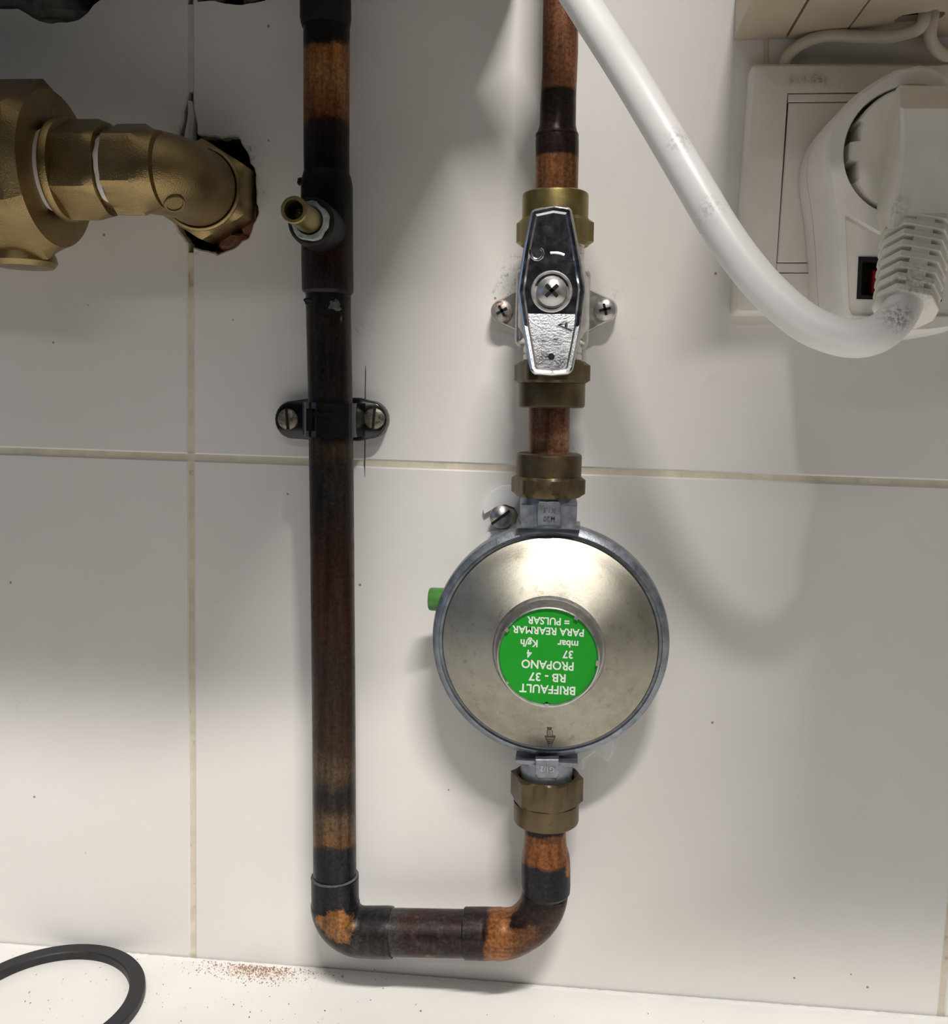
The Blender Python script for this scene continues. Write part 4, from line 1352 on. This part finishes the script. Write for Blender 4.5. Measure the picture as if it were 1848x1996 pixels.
mb = MB().rings([[c0 + SX * x + SY * y for x, y in ((-2.8, -4), (2.8, -4), (2.8, .9), (-2.8, .9))], [c1 + SX * x + SY * y for x, y in ((-2.8, -4), (2.8, -4), (2.8, .9), (-2.8, .9))]])
part('strain_spine', mb, PLUGPL, pg, smooth=False)
cpts = [(1768, 575, 84), (1757, 603, 88), (1738, 630, 92), (1706, 653, 96), (1662, 660, 98), (1610, 648, 98), (1560, 622, 97), (1500, 570, 95), (1450, 512, 93), (1400, 440, 90), (1340, 338, 85),
        (1275, 228, 78), (1215, 130, 70), (1160, 45, 62), (1105, -40, 56), (1030, -150, 50), (930, -300, 46)]
cp = smooth_path([P(x, y, d) for x, y, d in cpts], 8)
cab = part('cable', MB().tube(cp, 6.1, 28), CABLE, pg, label='thick white sheathed cable')
# dark scuffs on sheath by the relief
def scuff(path, w, name='scuff_mark', parent=cab):
    mb = MB(); rr = []
    q = [P(x, y, d) for x, y, d in path]
    mb.tube(q, [w * (.3 + .7 * math.sin(math.pi * (i + .5) / len(q))) for i in range(len(q))], 6)
    part(name, mb, SMEAR, parent)

# ------------------------------------------------------------------ cable box at the top right and its two thin cables
zb_ = P(1480, 77, 0).z
bxl = P(1430, 76, 0).x
jb = thing('cable_box', 'beige plastic cable box above the switch plate with slits and a broken cable hole', 'cable box', Vector((bxl + 60, -40, zb_)))
BD = 105.0
s1_, s2_ = P(1531, 76, 0).x, P(1640, 76, 0).x
xr = bxl + 210
hcx = PZ(1808, 30, zb_)
hole = []
for k in range(28):
    t = 2 * math.pi * k / 28
    r = 5.2 + 1.6 * noise.noise(Vector((math.cos(t) * 2, math.sin(t) * 2, 7)))
    ex = 2.0 if math.cos(t) < -.3 else 1.15
    hole.append(Vector((hcx.x + r * ex * math.cos(t), hcx.y + r * .9 * math.sin(t) + (3.5 * (-math.cos(t)) if math.cos(t) < -.2 else 0), zb_)))
def floor_panel(xa, xb_, hole=None):
    mb = MB()
    o = [Vector((xa, -.2, zb_)), Vector((xb_, -.2, zb_)), Vector((xb_, -BD, zb_)), Vector((xa, -BD, zb_))]
    upv = Vector((0, 0, 2.2))
    loops = [o] + ([hole] if hole else [])
    mb.cap(loops); mb.cap([[p + upv for p in l] for l in loops])
    for l in loops: mb.rings([l, [p + upv for p in l]], False, False)
    return part('bottom_panel', mb, BEIGE, jb, smooth=False)
floor_panel(bxl, s1_ - .55); floor_panel(s1_ + .55, s2_ - .4); floor_panel(s2_ + .4, xr, hole)
def bx_(a, b):
    a = Vector(a); b = Vector(b); c = (a + b) / 2
    return MB().box(c, XA, Vector((0, 1, 0)), ZA, abs(b.x - a.x), abs(b.y - a.y), abs(b.z - a.z))
part('side_panel', bx_((bxl - .02, -.2, zb_ + .35), (bxl + 2.2, -BD, CZ - .5)), BEIGE, jb, smooth=False)
part('side_panel', bx_((xr - 2.2, -.2, zb_ + .35), (xr + .02, -BD, CZ - .5)), BEIGE, jb, smooth=False)
part('front_panel', bx_((bxl, -BD + 2.2, zb_ + .35), (xr, -BD - .05, CZ - .5)), BEIGE, jb, smooth=False)
part('top_panel', bx_((bxl, -.2, CZ - 3), (xr, -BD, CZ - .4)), BEIGE, jb, smooth=False)
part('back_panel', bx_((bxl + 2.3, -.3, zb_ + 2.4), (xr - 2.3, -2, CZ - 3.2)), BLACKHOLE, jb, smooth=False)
hz3 = hcx
c1 = smooth_path([hz3 + Vector((-.5, 3, 16)), hz3 + Vector((-.5, 1, 3)), P(1795, 52, 22), P(1762, 66, 18), P(1720, 72, 14), P(1670, 71, 11), P(1625, 69, 9), P(1585, 76, 7), P(1550, 95, 5), P(1533, 116, 4), P(1524, 150, 4)], 8)
solo('thin_cable', MB().tube(c1, 2.35, 18), THINCAB, 'thin cream cable running left from the box hole to the switch plate corner', 'cable', P(1670, 70, 11), 'thin cables below the box')
c2 = smooth_path([hz3 + Vector((2.6, 3.5, 16)), hz3 + Vector((2.6, 1.6, 3)), P(1813, 66, 20), P(1822, 92, 15), P(1842, 108, 9), P(1870, 116, 4.5), P(1890, 150, 4)], 8)
solo('thin_cable', MB().tube(c2, 2.3, 18), THINCAB, 'thin cream cable hooking right out of the box hole by the frame edge', 'cable', P(1825, 90, 12), 'thin cables below the box')
# stub of joint sealant between box and plate
mb = MB(); rr = []
for k in range(9):
    p = P(1493, 74 + 54 * k / 8, 0)
    rr.append([Vector((p.x - 1.0, .2, p.z)), Vector((p.x - .7, -.5, p.z)), Vector((p.x + .7, -.5, p.z)), Vector((p.x + 1.0, .2, p.z))])
mb.rings(rr)
struct('sealant_bead', mb, GROUT, wall)

# ------------------------------------------------------------------ added out of view to shade the wall: heater and cupboard
HZ = max(P(0, -12, 0).z, P(650, -24, DL).z + .5)
HPX = P(1012, 0, 0).x
HDEP = 238.0  # depth chosen so the added heater shades the upper left wall
ENAMEL = mat_simple('grey_enamel', (.30, .30, .30), .4, var=.05)
wh = thing('heater_light_block', 'added grey heater shape out of view above, shading the upper left wall, the sooty pipe runs up to it', 'water heater', Vector((HPX - 170, -120, HZ)))
q = [(HPX - 380, -3), (HPX, -3), (HPX, -HDEP), (HPX - 380, -HDEP)]
def hq_(w, z): return [Vector((x, y, z)) for x, y in roundpoly(offset(q, w), max(8 - w, 1), 4)]
part('block_casing', MB().loft([hq_(2, HZ), hq_(0, HZ + 2), hq_(0, HZ + 640), hq_(2, HZ + 642)]), ENAMEL, wh)
part('block_tray', MB().loft([hq_(30, HZ + 1), hq_(32, HZ - .6)]), STEEL, wh)
cbx = thing('cupboard_light_block', 'added grey cupboard shape out of view above the cable box, dimming the right-hand wall', 'cupboard', Vector((CUPX + 200, -160, CZ)))  # unseen box added to block light from the right-hand wall
part('block_carcass', bx_((CUPX, -1, CZ), (CUPX + 420, -CUPD + 20, CZ + 620)), ENAMEL, cbx, smooth=False)
part('block_front', bx_((CUPX + 1, -CUPD + 19, CZ - 1), (CUPX + 419, -CUPD, CZ + 619)), ENAMEL, cbx, smooth=False)
